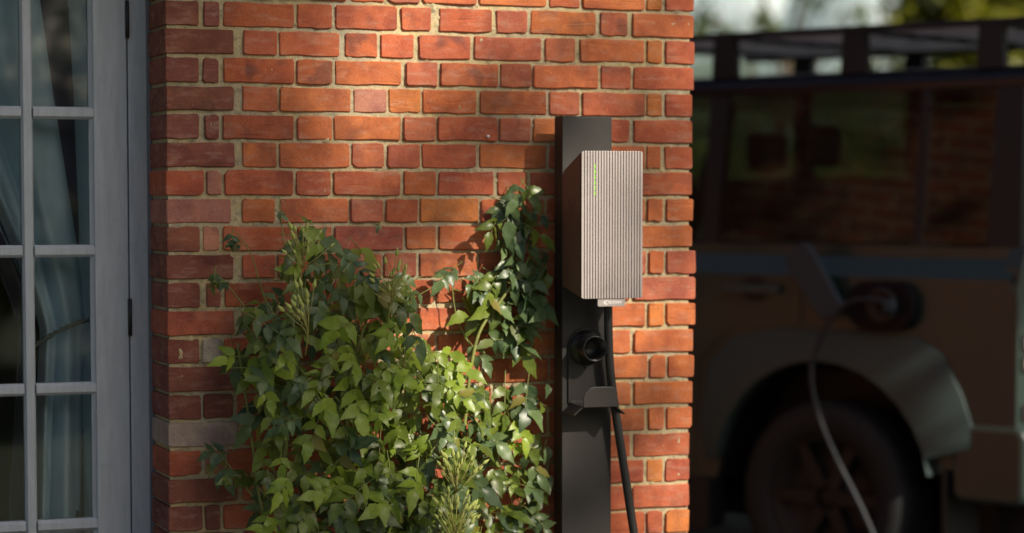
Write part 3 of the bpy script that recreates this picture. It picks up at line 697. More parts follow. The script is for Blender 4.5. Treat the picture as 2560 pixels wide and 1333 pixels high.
em.prism([(ex_ - 0.0075, ez_), (ex_ - 0.0032, ez_ + 0.0046), (ex_ - 0.0010, ez_ + 0.0046), (ex_ - 0.0045, ez_), (ex_ - 0.0010, ez_ - 0.0046), (ex_ - 0.0032, ez_ - 0.0046)], 1, -0.4141, -0.4136)
em.box(ex_ - 0.0008, ex_ + 0.0048, -0.4141, -0.4136, ez_ + 0.0030, ez_ + 0.0055)
em.box(ex_ - 0.0008, ex_ + 0.0048, -0.4141, -0.4136, ez_ - 0.0055, ez_ - 0.0030)
em.box(ex_ - 0.0030, ex_ + 0.0010, -0.4141, -0.4136, ez_ - 0.0012, ez_ + 0.0012)
em.build('emblem', M['white_print'], tb)
# embossed contactless sign on the left flank: waves beside a tilted card outline
sg = MB()
xs_ = CX0 + 0.0022
for k, rr_ in enumerate((0.010, 0.015, 0.020)):
    sg.tube([(xs_, -0.337 + rr_ * math.cos(R(a)) * 1.0, 1.487 + rr_ * math.sin(R(a))) for a in range(-38, 39, 8)], 0.0008, 4)
cx_, cz_ = -0.352, 1.478
card = [(-0.013, 0.020), (0.007, 0.026), (0.013, -0.018), (-0.007, -0.025), (-0.013, 0.020)]
sg.tube([(xs_, cx_ + a, cz_ + b) for a, b in card], 0.0008, 4)
part(sg, 'contactless_symbol', M['plastic_in'], chg, cO)
gl_ = part(MB().lathe([(0.0001, 0.004), (0.016, 0.004), (0.016, -0.018), (0.0128, -0.030), (0.0118, -0.031)], (0.166, -0.305, 1.2515), 'z', 18), 'cable_gland', M['plastic_in'], chg, cO)

# charger's own cable
cab = empty('charging_cable', (0.3617, -0.1609, -0.0348), 'thick black charging cable hanging from the underside of the charger', 'cable')
kO = Vector((0.30, -0.30, 0.0)); cab.scale = (1.023,) * 3
def spline(pts, n=8):
    P = [Vector(p) for p in pts]; out = []
    for i in range(len(P) - 1):
        p0, p1, p2, p3 = P[max(i - 1, 0)], P[i], P[i + 1], P[min(i + 2, len(P) - 1)]
        for k in range(n):
            t = k / n
            out.append(0.5 * ((2 * p1) + (p2 - p0) * t + (2 * p0 - 5 * p1 + 4 * p2 - p3) * t * t + (3 * p1 - p0 - 3 * p2 + p3) * t ** 3))
    out.append(P[-1]); return out
cpts = [(0.166, -0.305, 1.24), (0.165, -0.303, 1.20), (0.169, -0.300, 1.085), (0.1785, -0.296, 0.998), (0.196, -0.290, 0.899), (0.2215, -0.290, 0.746),
        (0.247, -0.292, 0.588), (0.285, -0.31, 0.34), (0.33, -0.34, 0.16), (0.40, -0.42, 0.082), (0.47, -0.55, 0.078), (0.44, -0.75, 0.048), (0.40, -1.2, 0.047)]
part(MB().tube(spline(cpts), 0.0118, 14), 'sheath', M['rubber'], cab, kO)

# ------------------------------------------------------------------ plug holder
hol = empty('plug_holder', (0.1755, -0.1205, 0.927), 'black round plug holder with a cable hook on the post below the charger', 'plug holder')
hO = Vector((0.118, -0.2605, 0.94)); hol.scale = (1.023,) * 3
pp = [(0.064, 0.945), (0.068, 0.939)] + [(0.168, 0.939), (0.172, 0.945), (0.172, 1.095)]
for k in range(1, 16):
    a = math.pi * k / 16
    pp.append((0.118 + 0.054 * math.cos(a), 1.095 + 0.054 * math.sin(a)))
pp.append((0.064, 1.095))
part(MB().prism(pp, 1, -0.2655, -0.2605), 'back_plate', M['holder'], hol, hO, bevel=0.001)
cc = (0.1155, -0.2655, 1.094)
part(MB().lathe([(0.0001, -0.010), (0.0312, -0.010), (0.0318, -0.066), (0.0328, -0.0675), (0.0340, -0.067), (0.0350, -0.064), (0.0362, -0.030), (0.0400, -0.014), (0.0478, -0.009), (0.0485, -0.004), (0.0475, 0.0)], cc, 'y', 40), 'cup', M['plastic_in'], hol, hO)
part(MB().box(cc[0] - 0.008, cc[0] + 0.006, cc[1] - 0.0640, cc[1] - 0.0615, cc[2] - 0.0325, cc[2] - 0.0305), 'latch', simple('pale_latch', (0.35, 0.34, 0.33), 0.4), hol, hO)
part(MB().lathe([(0.0001, -0.0030), (0.0030, -0.0026), (0.0036, -0.0008), (0.0036, 0.0)], (0.112, -0.2655, 1.040), 'y', 10), 'screw', M['black_iron'], hol, hO)
# hook: a shelf bent out of the plate, turned up into a rounded lip, with two down-turned wings
sh = MB()
sh.prism([(-0.2655, 0.9505), (-0.272, 0.9435), (-0.352, 0.9405), (-0.352, 0.9365), (-0.268, 0.9375), (-0.2607, 0.9415)], 0, 0.070, 0.170)
part(sh, 'shelf', M['holder'], hol, hO, bevel=0.0006)
lp = [(0.072, 0.938), (0.171, 0.938)]
for k in range(9):
    a = R(90 * k / 8); lp.append((0.171 - 0.022 + 0.022 * math.cos(a), 0.972 + 0.020 * math.sin(a)))
for k in range(9):
    a = R(90 + 90 * k / 8); lp.append((0.072 + 0.032 + 0.032 * math.cos(a), 0.960 + 0.032 * math.sin(a)))
part(MB().prism(lp, 1, -0.3565, -0.3525), 'lip', M['holder'], hol, hO, bevel=0.0008)
for s_, xa, xb in ((-1, 0.0698, 0.046), (1, 0.1705, 0.194)):
    wv_ = MB()
    wv_.add([(xa, -0.268, 0.941), (xa, -0.352, 0.939), (xb, -0.352, 0.9195), (xb, -0.300 if s_ > 0 else -0.268, 0.9195),
             (xa, -0.268, 0.937), (xa, -0.352, 0.935), (xb, -0.352, 0.9155), (xb, -0.300 if s_ > 0 else -0.268, 0.9155)],
            [(0, 1, 2, 3), (7, 6, 5, 4), (0, 4, 5, 1), (1, 5, 6, 2), (2, 6, 7, 3), (3, 7, 4, 0)])
    part(wv_, 'wing', M['holder'], hol, hO)

# ================================================================== THE ROSES
rr = random.Random(5)
def leaf_mesh(seed):
    """pointed, toothed rose leaflet, folded along its midrib and arched"""
    r_ = random.Random(seed)
    ts = [0.0, 0.09, 0.20, 0.33, 0.47, 0.61, 0.75, 0.88, 1.0]
    ws = [0.015, 0.15, 0.225, 0.275, 0.270, 0.235, 0.165, 0.085, 0.0]
    wide = r_.uniform(0.85, 1.15)
    fold = r_.uniform(0.10, 0.42); droop = r_.uniform(0.05, 0.42); twist = r_.uniform(-0.45, 0.45)
    vs, fs = [], []
    for i, (t, w_) in enumerate(zip(ts, ws)):
        zc = -droop * t * t
        sk = 0.07 * math.sin(t * 3 + seed)
        if w_ == 0.0:
            vs.append((sk, t + 0.04, zc - 0.04)); continue
        w_ *= wide * (1.0 + (0.10 if i % 2 else -0.06))
        tw = twist * t
        vs += [(-w_ * math.cos(tw) + sk, t - 0.03, zc + w_ * (fold + 0.16 * math.sin(t * 9 + seed)) - w_ * tw), (sk, t + 0.02, zc), (w_ * math.cos(tw) + sk, t - 0.03, zc + w_ * (fold + 0.16 * math.sin(t * 8 - seed)) + w_ * tw)]
    for i in range(len(ts) - 2):
        a = 3 * i
        fs += [(a, a + 1, a + 4, a + 3), (a + 1, a + 2, a + 5, a + 4)]
    a = 3 * (len(ts) - 2)
    fs += [(a, a + 1, a + 3), (a + 1, a + 2, a + 3)]
    me = bpy.data.meshes.new('leaf'); me.from_pydata(vs, [], fs)
    me.polygons.foreach_set('use_smooth', [True] * len(fs))
    return me
LEAF = {}
for key in ('leaf_a', 'leaf_b', 'leaf_y'):
    LEAF[key] = []
    for s_ in range(7):
        me = leaf_mesh(s_ * 3 + 1); me.materials.append(M[key]); LEAF[key].append(me)
PED = []

def inside(p, poly):
    x, y = p; c = False
    for i in range(len(poly)):
        (x0, y0), (x1, y1) = poly[i], poly[i - 1]
        if (y0 > y) != (y1 > y) and x < (x1 - x0) * (y - y0) / (y1 - y0) + x0: c = not c
    return c
def poisson(poly, n, rmin):
    xs = [p[0] for p in poly]; ys = [p[1] for p in poly]; out = []
    tries = 0
    while len(out) < n and tries < 20000:
        tries += 1
        p = (rr.uniform(min(xs), max(xs)), rr.uniform(min(ys), max(ys)))
        if inside(p, poly) and all((p[0] - q[0]) ** 2 + (p[1] - q[1]) ** 2 > rmin * rmin for q in out): out.append(p)
    return out

def frame(fwd, nrm):
    y = fwd.normalized(); z = (nrm - y * nrm.dot(y)).normalized(); x = y.cross(z)
    return Matrix((x, y, z)).transposed()

def compound_leaf(pos, spread, size, keys, leaves, stalks):
    """rachis with a terminal leaflet and one to three pairs, drooping away from the wall"""
    pos = Vector(pos)
    ang = rr.gauss(-90, 62)
    d = Vector((math.cos(R(ang)) * 0.9, -0.55 + rr.uniform(-0.25, 0.25), math.sin(R(ang)) * 0.75 + 0.1)).normalized()
    nrm = (Vector((rr.uniform(-0.55, 0.65), -0.95, 0.70 + rr.uniform(-0.55, 0.4)))).normalized()
    F_ = frame(d, nrm)
    pairs = rr.choice((1, 2, 2, 3)); L_ = size * (0.75 + 0.55 * pairs)
    base = pos - d * L_ * 0.55
    tip = base + d * L_
    sag = Vector((0, 0, -0.10 * L_))
    stalks.append([base, base + d * L_ * 0.5 + sag * 0.3, tip + sag])
    key = rr.choice(keys)
    def put(p, dir_, sc):
        n_ = (nrm + Vector((rr.uniform(-.6, .6), rr.uniform(-.5, .3), rr.uniform(-.5, .5)))).normalized()
        leaves.append((p, frame(dir_, n_), sc, rr.choice(LEAF[key])))
    put(tip + sag, (d + Vector((0, 0, -0.35))).normalized(), size * rr.uniform(0.95, 1.2))
    for k in range(pairs):
        t = 0.92 - 0.40 * (k + 0.35) / max(1, pairs) * 1.6
        p = base + d * L_ * t + sag * t * t
        for s_ in (-1, 1):
            dr = (d * 0.55 + F_.col[0] * s_ * 0.95 + Vector((0, 0, -0.28 + rr.uniform(-.2, .2)))).normalized()
            put(p, dr, size * rr.uniform(0.78, 1.05) * (1 - 0.08 * k))

def bud_cluster(root, org, x, z, y, n=9, s=1.0):
    st, buds = MB(), []
    b0 = Vector((x, y, z - 0.06 * s))
    st.tube([b0 + Vector((0, 0.03, -0.06)), b0, b0 + Vector((0, -0.003, 0.03 * s))], [0.0022, 0.0018, 0.0014], 5)
    for k in range(n):
        a = rr.uniform(-1.0, 1.0); h = rr.uniform(0.035, 0.085) * s
        o = b0 + Vector((0, -0.002, rr.uniform(-0.01, 0.03) * s))
        t_ = o + Vector((math.sin(a) * h * 0.95, -rr.uniform(0.0, 0.03), math.cos(a) * h))
        st.tube([o, (o + t_) / 2 + Vector((0.004 * math.sin(a), -0.003, 0)), t_], [0.0013, 0.0011, 0.001], 4)
        buds.append((t_, (t_ - o).normalized(), rr.uniform(0.8, 1.25)))
    so = st.build('bud_cluster', M['pedicel'], root); so.location = -org
    for p, d, q in buds:
        b = link('bud', BUD, None, so, p)
        b.rotation_euler = d.to_track_quat('Z', 'Y').to_euler(); b.scale = (q * s,) * 3
BUD = MB().lathe([(0.0012, -0.001), (0.0038, 0.0035), (0.0042, 0.007), (0.0026, 0.012), (0.0009, 0.0165), (0.0001, 0.018)], (0, 0, 0), 'z', 7).mesh('bud')
BUD.materials.append(M['bud'])

def rose(base, label, canes, specs, extras, buds, cap=300):
    root = empty('climbing_rose', base, label, 'rose')
    org = Vector(base)
    leaves, stalks = [], []
    for poly, n, rmin, y0, y1, keys, size in specs:
        for (x, z) in poisson(poly, n, rmin):
            compound_leaf((x, rr.uniform(y0, y1), z), 1, size * rr.choice((0.62, 0.85, 0.95, 1.0, 1.1, 1.25)) * rr.uniform(0.93, 1.07), keys, leaves, stalks)
    for (x, z), y, keys, size in extras:
        compound_leaf((x, y, z), 1, size, keys, leaves, stalks)
    leaves = [q for q in leaves if max(q[0].x, q[0].x + q[2] * q[1].col[1].x) + 0.2 * q[2] < 0.098]                 # none grows through the post
    for pts, rad in canes:
        sp = spline(pts, 6)
        mb = MB(); n = len(sp)
        mb.tube(sp, [rad * (1.0 - 0.55 * i / (n - 1)) for i in range(n)], 8)
        # thorns
        for i in range(4, n - 2, 5):
            p = sp[i]; d = Vector((rr.choice((-1, 1)) * 0.7, -0.6, 0.1))
            mb.tube([p, p + d * 0.008], [0.0022, 0.0003], 4, False)
        o = mb.build('cane', M['cane'], root); o.location = -org
    sm = MB()
    for s_ in [q for q in stalks if max(p.x for p in q) < 0.085]: sm.tube(s_, [0.0016, 0.0013, 0.0009], 4, False)
    o = sm.build('leaf_stalks', M['cane'], root); o.location = -org; o['kind'] = 'stuff'
    # leaves nearest the camera and inside the view as single parts, the rest joined
    leaves.sort(key=lambda q: q[0].y + (5 if q[0].z < 0.57 else 0))
    for p, m3, sc, me in leaves[:cap]:
        o = link('leaf', me, None, root)
        o.matrix_local = Matrix.Translation(p - org) @ m3.to_4x4() @ Matrix.Scale(sc, 4)
    if len(leaves) > cap:
        vs, fs, mi = [], [], []
        mats = [M['leaf_a'], M['leaf_b'], M['leaf_y']]
        for p, m3, sc, me in leaves[cap:]:
            b = len(vs)
            for v in me.vertices: vs.append(tuple(p + m3 @ (v.co * sc)))
            for f in me.polygons: fs.append(tuple(i + b for i in f.vertices)); mi.append(mats.index(me.materials[0]))
        jm = bpy.data.meshes.new('inner_leaves'); jm.from_pydata(vs, [], fs)
        for m_ in mats: jm.materials.append(m_)
        jm.polygons.foreach_set('material_index', mi); jm.polygons.foreach_set('use_smooth', [True] * len(fs))
        o = link('inner_leaves', jm, None, root); o.location = -org; o['kind'] = 'stuff'
    for b in buds: bud_cluster(root, org, *b)
    return root
def lift(pts, ys):
    n = len(pts)
    return [(x, ys[0] + (ys[1] - ys[0]) * i / (n - 1), z) for i, (x, z) in enumerate(pts)]
def rooted(x, y, pts): return [(x, y, 0.02), (x * 0.5 + pts[0][0] * 0.5, (y + pts[0][1]) / 2, 0.28)] + pts
AB = ['leaf_a', 'leaf_a', 'leaf_a', 'leaf_b', 'leaf_b', 'leaf_y', 'leaf_y']
rose((-0.55, -0.12, 0.03), 'bushy climbing rose with pale buds on the wall between door and post',
     [(rooted(-0.6, -0.1, lift(C3, (-0.16, -0.19))), 0.0075), (rooted(-0.65, -0.1, lift(C4, (-0.13, -0.10))), 0.0055), (rooted(-0.5, -0.1, lift(C5, (-0.16, -0.20))), 0.007),
      (lift(C6, (-0.12, -0.05)), 0.0028), (lift(C7, (-0.12, -0.05)), 0.0028), (lift(C8, (-0.12, -0.03)), 0.0028), (rooted(-0.4, -0.1, lift(C9, (-0.14, -0.16))), 0.006), (lift(C11, (-0.10, -0.06)), 0.003)],
     [(POLY_A, 54, 0.040, -0.27, -0.16, AB, 0.052), (POLY_A, 42, 0.040, -0.16, -0.06, ['leaf_a', 'leaf_b'], 0.055),
      (POLY_B, 100, 0.040, -0.29, -0.17, AB, 0.053), (POLY_B, 82, 0.042, -0.17, -0.06, ['leaf_a', 'leaf_b'], 0.056)],
     [(p, -0.07, ['leaf_a', 'leaf_b'], s) for p, s in zip(EXTRA_L, (0.066, 0.052, 0.030, 0.028, 0.030, 0.036, 0.022, 0.016, 0.046, 0.05, 0.05, 0.056, 0.018, 0.07))],
     [(BUDS[0][0], BUDS[0][1], -0.27, 14, 1.1), (BUDS[1][0], BUDS[1][1], -0.31, 18, 1.2), (BUDS[2][0], BUDS[2][1], -0.29, 18, 1.1),
      (BUDS[3][0], BUDS[3][1], -0.33, 24, 1.2), (BUDS[4][0], BUDS[4][1], -0.34, 26, 1.3), (BUDS[5][0], BUDS[5][1], -0.24, 6, 0.8)])
rose((-0.02, -0.10, 0.03), 'sparser climbing rose with a long bare cane on the wall directly left of the post',
     [(rooted(-0.12, -0.1, lift(C1, (-0.12, -0.05))), 0.0065), (rooted(-0.05, -0.1, lift(C2, (-0.08, -0.045))), 0.0060), (lift(C10, (-0.06, -0.045)), 0.0025)],
     [(POLY_C, 22, 0.042, -0.085, -0.055, ['leaf_b', 'leaf_a'], 0.054), (POLY_C, 18, 0.045, -0.055, -0.03, ['leaf_b', 'leaf_a'], 0.054),
      (POLY_B2, 24, 0.048, -0.11, -0.07, ['leaf_b', 'leaf_a', 'leaf_y'], 0.056), (POLY_B2, 22, 0.050, -0.07, -0.03, ['leaf_b', 'leaf_a'], 0.058)],
     [(p, -0.06, ['leaf_b'], 0.050) for p in EXTRA_R],
     [(BUDS[6][0], BUDS[6][1], -0.12, 8, 0.9)])

# ================================================================== THE CAR
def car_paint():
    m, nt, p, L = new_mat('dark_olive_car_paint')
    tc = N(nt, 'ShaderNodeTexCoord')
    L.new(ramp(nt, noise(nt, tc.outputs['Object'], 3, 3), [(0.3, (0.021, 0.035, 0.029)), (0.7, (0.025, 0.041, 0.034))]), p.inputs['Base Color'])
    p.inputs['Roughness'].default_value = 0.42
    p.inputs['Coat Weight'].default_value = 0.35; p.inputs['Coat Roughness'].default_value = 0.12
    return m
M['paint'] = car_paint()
M['roof_paint'] = simple('black_roof_paint', (0.012, 0.012, 0.016), 0.22)
M['trim'] = simple('black_car_trim', (0.010, 0.010, 0.011), 0.6)
M['flare'] = simple('grey_wheel_arch_plastic', (0.036, 0.058, 0.058), 0.6, nscale=80, amt=0.1)
M['tyre'] = simple('tyre_rubber', (0.010, 0.012, 0.014), 0.8, nscale=60, amt=0.2)
M['rim'] = simple('dark_alloy', (0.006, 0.008, 0.009), 0.6)
M['car_glass'] = thin_glass('tinted_car_glass', (0.58, 0.60, 0.57), 0.01, 1.42)
M['leather'] = simple('dark_seat_leather', (0.025, 0.020, 0.018), 0.6)
M['slat'] = simple('pale_rack_slat', (0.80, 0.70, 0.66), 0.5, nscale=8, amt=0.1)
M['red_lens'] = simple('red_lamp_lens', (0.30, 0.008, 0.010), 0.2)
M['smoke_lens'] = simple('smoked_lamp_lens', (0.030, 0.026, 0.026), 0.2)
M['clear_lens'] = simple('clear_lamp_lens', (0.42, 0.42, 0.36), 0.2)
M['port'] = simple('port_plastic', (0.004, 0.004, 0.007), 0.6, spec=0.2)
M['flap'] = simple('connector_grey', (0.034, 0.050, 0.066), 0.6, spec=0.3)  # grey plastic of the connector handle and the plug

carO = Vector((3.0927, 2.8429, GZ + 0.004))
car = empty('parked_car', carO, 'dark olive off-road car with a roof rack parked beside the house, plugged in', 'car', rotz=R(118.4))
def cpart(mb, name, mat, parent=None, **kw): return mb.build(name, mat, parent or car, **kw)
YB = 0.94
def arch(c, r=0.53, zc=0.44, a0=170, a1=10, n=14):
    return [(c + r * math.cos(R(a0 + (a1 - a0) * k / n)), zc + r * math.sin(R(a0 + (a1 - a0) * k / n))) for k in range(n + 1)]
side_o = [(-0.84, 0.62), (-0.55, 0.55)] + arch(0.0) + [(0.55, 0.44), (2.30, 0.44)] + arch(2.85) + [(3.42, 0.55), (3.60, 0.66), (3.66, 0.95), (3.62, 1.12), (3.50, 1.17), (2.05, 1.31), (-0.845, 1.31)]
def poly_panel(pts, y0, y1, holes=None):
    """flat panel with concave outline, triangulated, with thickness"""
    bm = bmesh.new()
    vs = [bm.verts.new((a, y0, z)) for a, z in pts]
    ed = [bm.edges.new((vs[i], vs[(i + 1) % len(vs)])) for i in range(len(vs))]
    bmesh.ops.triangle_fill(bm, edges=ed, use_beauty=True)
    r_ = bmesh.ops.extrude_face_region(bm, geom=list(bm.faces))
    for e in r_['geom']:
        if isinstance(e, bmesh.types.BMVert): e.co.y = y1
    bmesh.ops.recalc_face_normals(bm, faces=bm.faces)
    me = bpy.data.meshes.new('panel'); bm.to_mesh(me); bm.free()
    return me
for s_ in (1, -1):
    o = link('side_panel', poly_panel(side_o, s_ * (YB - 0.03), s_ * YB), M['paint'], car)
    b_ = MB(); b_.add([(-0.845, s_ * YB, 1.3105), (2.02, s_ * YB, 1.3105), (2.02, s_ * 0.876, 1.390), (-0.845, s_ * 0.876, 1.390), (2.02, s_ * 0.875, 1.435), (-0.845, s_ * 0.875, 1.435)],
                      [(0, 1, 2, 3), (3, 2, 4, 5)])
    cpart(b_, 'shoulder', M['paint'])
    fo = [(0.60, 0.52), (0.625, 0.70), (0.58, 0.93), (0.45, 1.045), (0.22, 1.09), (-0.26, 1.09), (-0.44, 1.075), (-0.55, 1.01), (-0.64, 0.86), (-0.70, 0.705), (-0.70, 0.655), (-0.505, 0.60)]
    for c0 in (0.0, 2.85):
        inner = arch(c0, 0.525, 0.44, 170 if c0 == 0 else 175, 10 if c0 == 0 else 5)
        oo = [(c0 + (a if c0 == 0 else a * 0.92), z) for a, z in fo]
        wa = link('wheel_arch', poly_panel(inner + oo, s_ * (YB + 0.001), s_ * (YB + 0.035)), M['flare'], car)
        for v_ in wa.data.vertices:                # swells from a thin outer edge to a proud lip round the wheel
            if abs(v_.co.y) > YB + 0.02: v_.co.y = s_ * (YB + (0.060 if math.hypot(v_.co.x - c0, v_.co.z - 0.44) < 0.535 else 0.012))
        mo = wa.modifiers.new('bevel', 'BEVEL'); mo.width = 0.008; mo.segments = 3; mo.limit_method = 'ANGLE'; mo.angle_limit = R(50)
        for pl_ in wa.data.polygons: pl_.use_smooth = True
        # wheel well
        wl = MB(); n_ = 18; vs = []
        for k in range(n_ + 1):
            th = R(180 - 180 * k / n_)
            for y in (0.55, YB - 0.032): vs.append((c0 + 0.56 * math.cos(th), s_ * y, 0.44 + 0.56 * math.sin(th)))
        fs = [(2 * k, 2 * k + 1, 2 * k + 3, 2 * k + 2) for k in range(n_)]
        fs.append(tuple(2 * k for k in range(n_ + 1)))
        wl.add(vs, fs); cpart(wl, 'wheel_well', M['trim'])
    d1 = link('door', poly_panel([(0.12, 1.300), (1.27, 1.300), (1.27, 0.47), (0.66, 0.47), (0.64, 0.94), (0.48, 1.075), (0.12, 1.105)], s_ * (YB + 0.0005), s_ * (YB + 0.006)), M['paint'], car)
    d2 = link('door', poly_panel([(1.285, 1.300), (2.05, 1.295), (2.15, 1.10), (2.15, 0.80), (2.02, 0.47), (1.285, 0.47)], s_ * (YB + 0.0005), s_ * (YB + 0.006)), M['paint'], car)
    for d_, a0 in ((d1, 0.35), (d2, 1.47)):
        hb = MB(); ya, yb = sorted((s_ * (YB + 0.0065), s_ * (YB + 0.012)))
        hb.prism(rrect(a0 - 0.060, a0 + 0.060, 1.195, 1.300, 0.045), 1, ya, yb)
        cpart(hb, 'handle_recess', M['trim'], d_)
        hb = MB(); ya, yb = sorted((s_ * (YB + 0.0125), s_ * (YB + 0.045)))
        hb.prism(rrect(a0 - 0.135, a0 + 0.135, 1.232, 1.268, 0.012), 1, ya, yb)
        cpart(hb, 'handle', M['flare'], d_, bevel=0.004)
    # glazing
    def yz(z): return 0.868 - (z - 1.435) * 0.105
    def pane(aL, aR, z0=1.445, z1=2.07, top_in=0.0, nm='side_window'):
        g_ = MB()
        q = [(aL, s_ * yz(z0), z0), (aR, s_ * yz(z0), z0), (aR - top_in, s_ * yz(z1), z1), (aL, s_ * yz(z1), z1)]
        g_.add(q + [(a, y - s_ * 0.005, z) for a, y, z in q], [(0, 1, 2, 3), (7, 6, 5, 4), (0, 4, 5, 1), (1, 5, 6, 2), (2, 6, 7, 3), (3, 7, 4, 0)])
        return cpart(g_, nm, M['car_glass'])
    pane(-0.70, -0.40); pane(-0.36, 0.60)
    if s_ < 0:                                     # panel added to block light through the far rear windows
        cpart(MB().prism([(-0.80, 1.02), (0.62, 1.02), (0.62, 2.05), (-0.80, 2.05)], 1, -0.775, -0.755), 'light_block_panel', M['trim'])
    pane(0.685, 1.25); pane(1.335, 2.00, top_in=0.26)
    def pillar(a0_, a1_, l0, l1, m_=M['trim']):
        p_ = MB()
        q = [(a0_, s_ * (yz(1.436) + 0.004), 1.436), (a1_, s_ * (yz(1.436) + 0.004), 1.436), (l1, s_ * (yz(2.075) + 0.004), 2.075), (l0, s_ * (yz(2.075) + 0.004), 2.075)]
        p_.add(q + [(a, y - s_ * 0.05, z) for a, y, z in q], [(0, 1, 2, 3), (7, 6, 5, 4), (0, 4, 5, 1), (1, 5, 6, 2), (2, 6, 7, 3), (3, 7, 4, 0)])
        return cpart(p_, 'pillar', m_)
    pillar(-0.845, -0.70, -0.815, -0.70); pillar(-0.40, -0.36, -0.40, -0.36); pillar(0.60, 0.685, 0.60, 0.685); pillar(1.25, 1.335, 1.25, 1.335); pillar(2.00, 2.08, 1.70, 1.77)
    # corner lamps on the rear face
    for z0, z1, m_ in ((1.035, 1.102, M['smoke_lens']), (0.955, 1.020, M['smoke_lens'])):
        y0, y1 = sorted((s_ * 0.915, s_ * 0.815))
        l_ = MB().prism([(y, z) for y, z in rrect(y0, y1, z0, z1, 0.008)], 0, -0.886, -0.876)
        lo = cpart(l_, 'tail_lamp', m_, bevel=0.002)
        y0, y1 = sorted((s_ * 0.900, s_ * 0.830))
        cpart(MB().prism([(y, z) for y, z in rrect(y0, y1, z0 + 0.014, z1 - 0.014, 0.006)], 0, -0.890, -0.8865), 'lens', M['clear_lens'], lo)
    y0, y1 = sorted((s_ * 0.925, s_ * 0.78))
    cpart(MB().box(-0.928, -0.9215, y0, y1, 0.635, 0.668), 'reflector', M['red_lens'])
    cpart(MB().prism([(y, z) for y, z in rrect(*sorted((s_ * 0.91, s_ * 0.82)), 0.765, 0.830, 0.012)], 0, -0.886, -0.876), 'tail_lamp', M['smoke_lens'])
# shell: rear face, floor, bonnet, nose
sh_ = MB()
sh_.prism([(-YB + 0.035, 0.60), (YB - 0.035, 0.60), (YB - 0.001, 0.66), (YB - 0.001, 1.26), (YB - 0.03, 1.36), (0.875, 1.434), (-0.875, 1.434), (-YB + 0.03, 1.36), (-YB + 0.001, 1.26), (-YB + 0.001, 0.66)], 0, -0.875, -0.80)
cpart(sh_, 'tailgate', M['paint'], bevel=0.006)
cpart(MB().box(-0.79, 3.4, -0.60, 0.60, 0.24, 0.90), 'underbody', M['trim'])
cpart(MB().box(-0.79, 2.05, -0.90, 0.90, 0.98, 1.02), 'cabin_floor', M['trim'])
bn = MB()
bn.add([(2.04, -0.90, 1.435), (2.04, 0.90, 1.435), (2.04, YB, 1.315), (2.04, -YB, 1.315), (2.3, -0.86, 1.40), (2.3, 0.86, 1.40), (3.45, 0.84, 1.285), (3.45, -0.84, 1.285), (3.50, YB, 1.175), (3.50, -YB, 1.175)],
       [(0, 1, 5, 4), (4, 5, 6, 7), (1, 2, 8, 6), (1, 6, 5), (3, 0, 7, 9), (0, 4, 7), (7, 6, 8, 9)])
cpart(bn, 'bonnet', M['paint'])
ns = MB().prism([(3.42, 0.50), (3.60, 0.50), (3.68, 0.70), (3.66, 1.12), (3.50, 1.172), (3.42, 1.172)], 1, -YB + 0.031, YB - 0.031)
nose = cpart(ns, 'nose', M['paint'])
cpart(MB().box(3.655, 3.69, -0.55, 0.55, 0.86, 1.06), 'grille', M['trim'], nose)
for s_ in (-1, 1): cpart(MB().lathe([(0.0001, 0.045), (0.085, 0.042), (0.095, 0.0)], (3.65, s_ * 0.70, 0.98), 'x', 20), 'headlight', M['clear_lens'], nose)
bp = MB().prism([(-0.93, -0.90), (-0.905, -0.80)][:0] + rrect(-0.92, -0.60, 0.44, 0.745, 0.05), 1, -0.955, 0.955)
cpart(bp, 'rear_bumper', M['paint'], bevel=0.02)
cpart(MB().prism(rrect(3.50, 3.76, 0.42, 0.72, 0.05), 1, -0.93, 0.93), 'front_bumper', M['trim'], bevel=0.02)
# mud flap and sills
for s_ in (1, -1):
    y0, y1 = sorted((s_ * 0.70, s_ * 0.96))
    cpart(MB().box(-0.58, -0.56, y0, y1, 0.16, 0.56), 'mud_flap', M['trim'])
    cpart(MB().prism(rrect(0.56, 2.28, 0.22, 0.44, 0.03), 1, *sorted((s_ * 0.86, s_ * 0.985))), 'side_step', M['trim'])
# roof
roof = cpart(MB().prism([(-0.815, 2.06), (-0.815, 2.10), (-0.77, 2.140), (-0.60, 2.155), (0.60, 2.155), (0.77, 2.140), (0.815, 2.10), (0.815, 2.06)], 0, -0.84, 1.80), 'roof', M['roof_paint'], bevel=0.012)
g_ = MB(); g_.add([(2.03, -0.85, 1.44), (2.03, 0.85, 1.44), (1.72, 0.79, 2.07), (1.72, -0.79, 2.07)], [(0, 1, 2, 3)]); cpart(g_, 'windscreen', M['car_glass'])
g_ = MB(); g_.add([(-0.845, -0.80, 1.44), (-0.845, 0.80, 1.44), (-0.825, 0.74, 2.06), (-0.825, -0.74, 2.06)], [(0, 1, 2, 3)]); cpart(g_, 'rear_window', M['car_glass'])
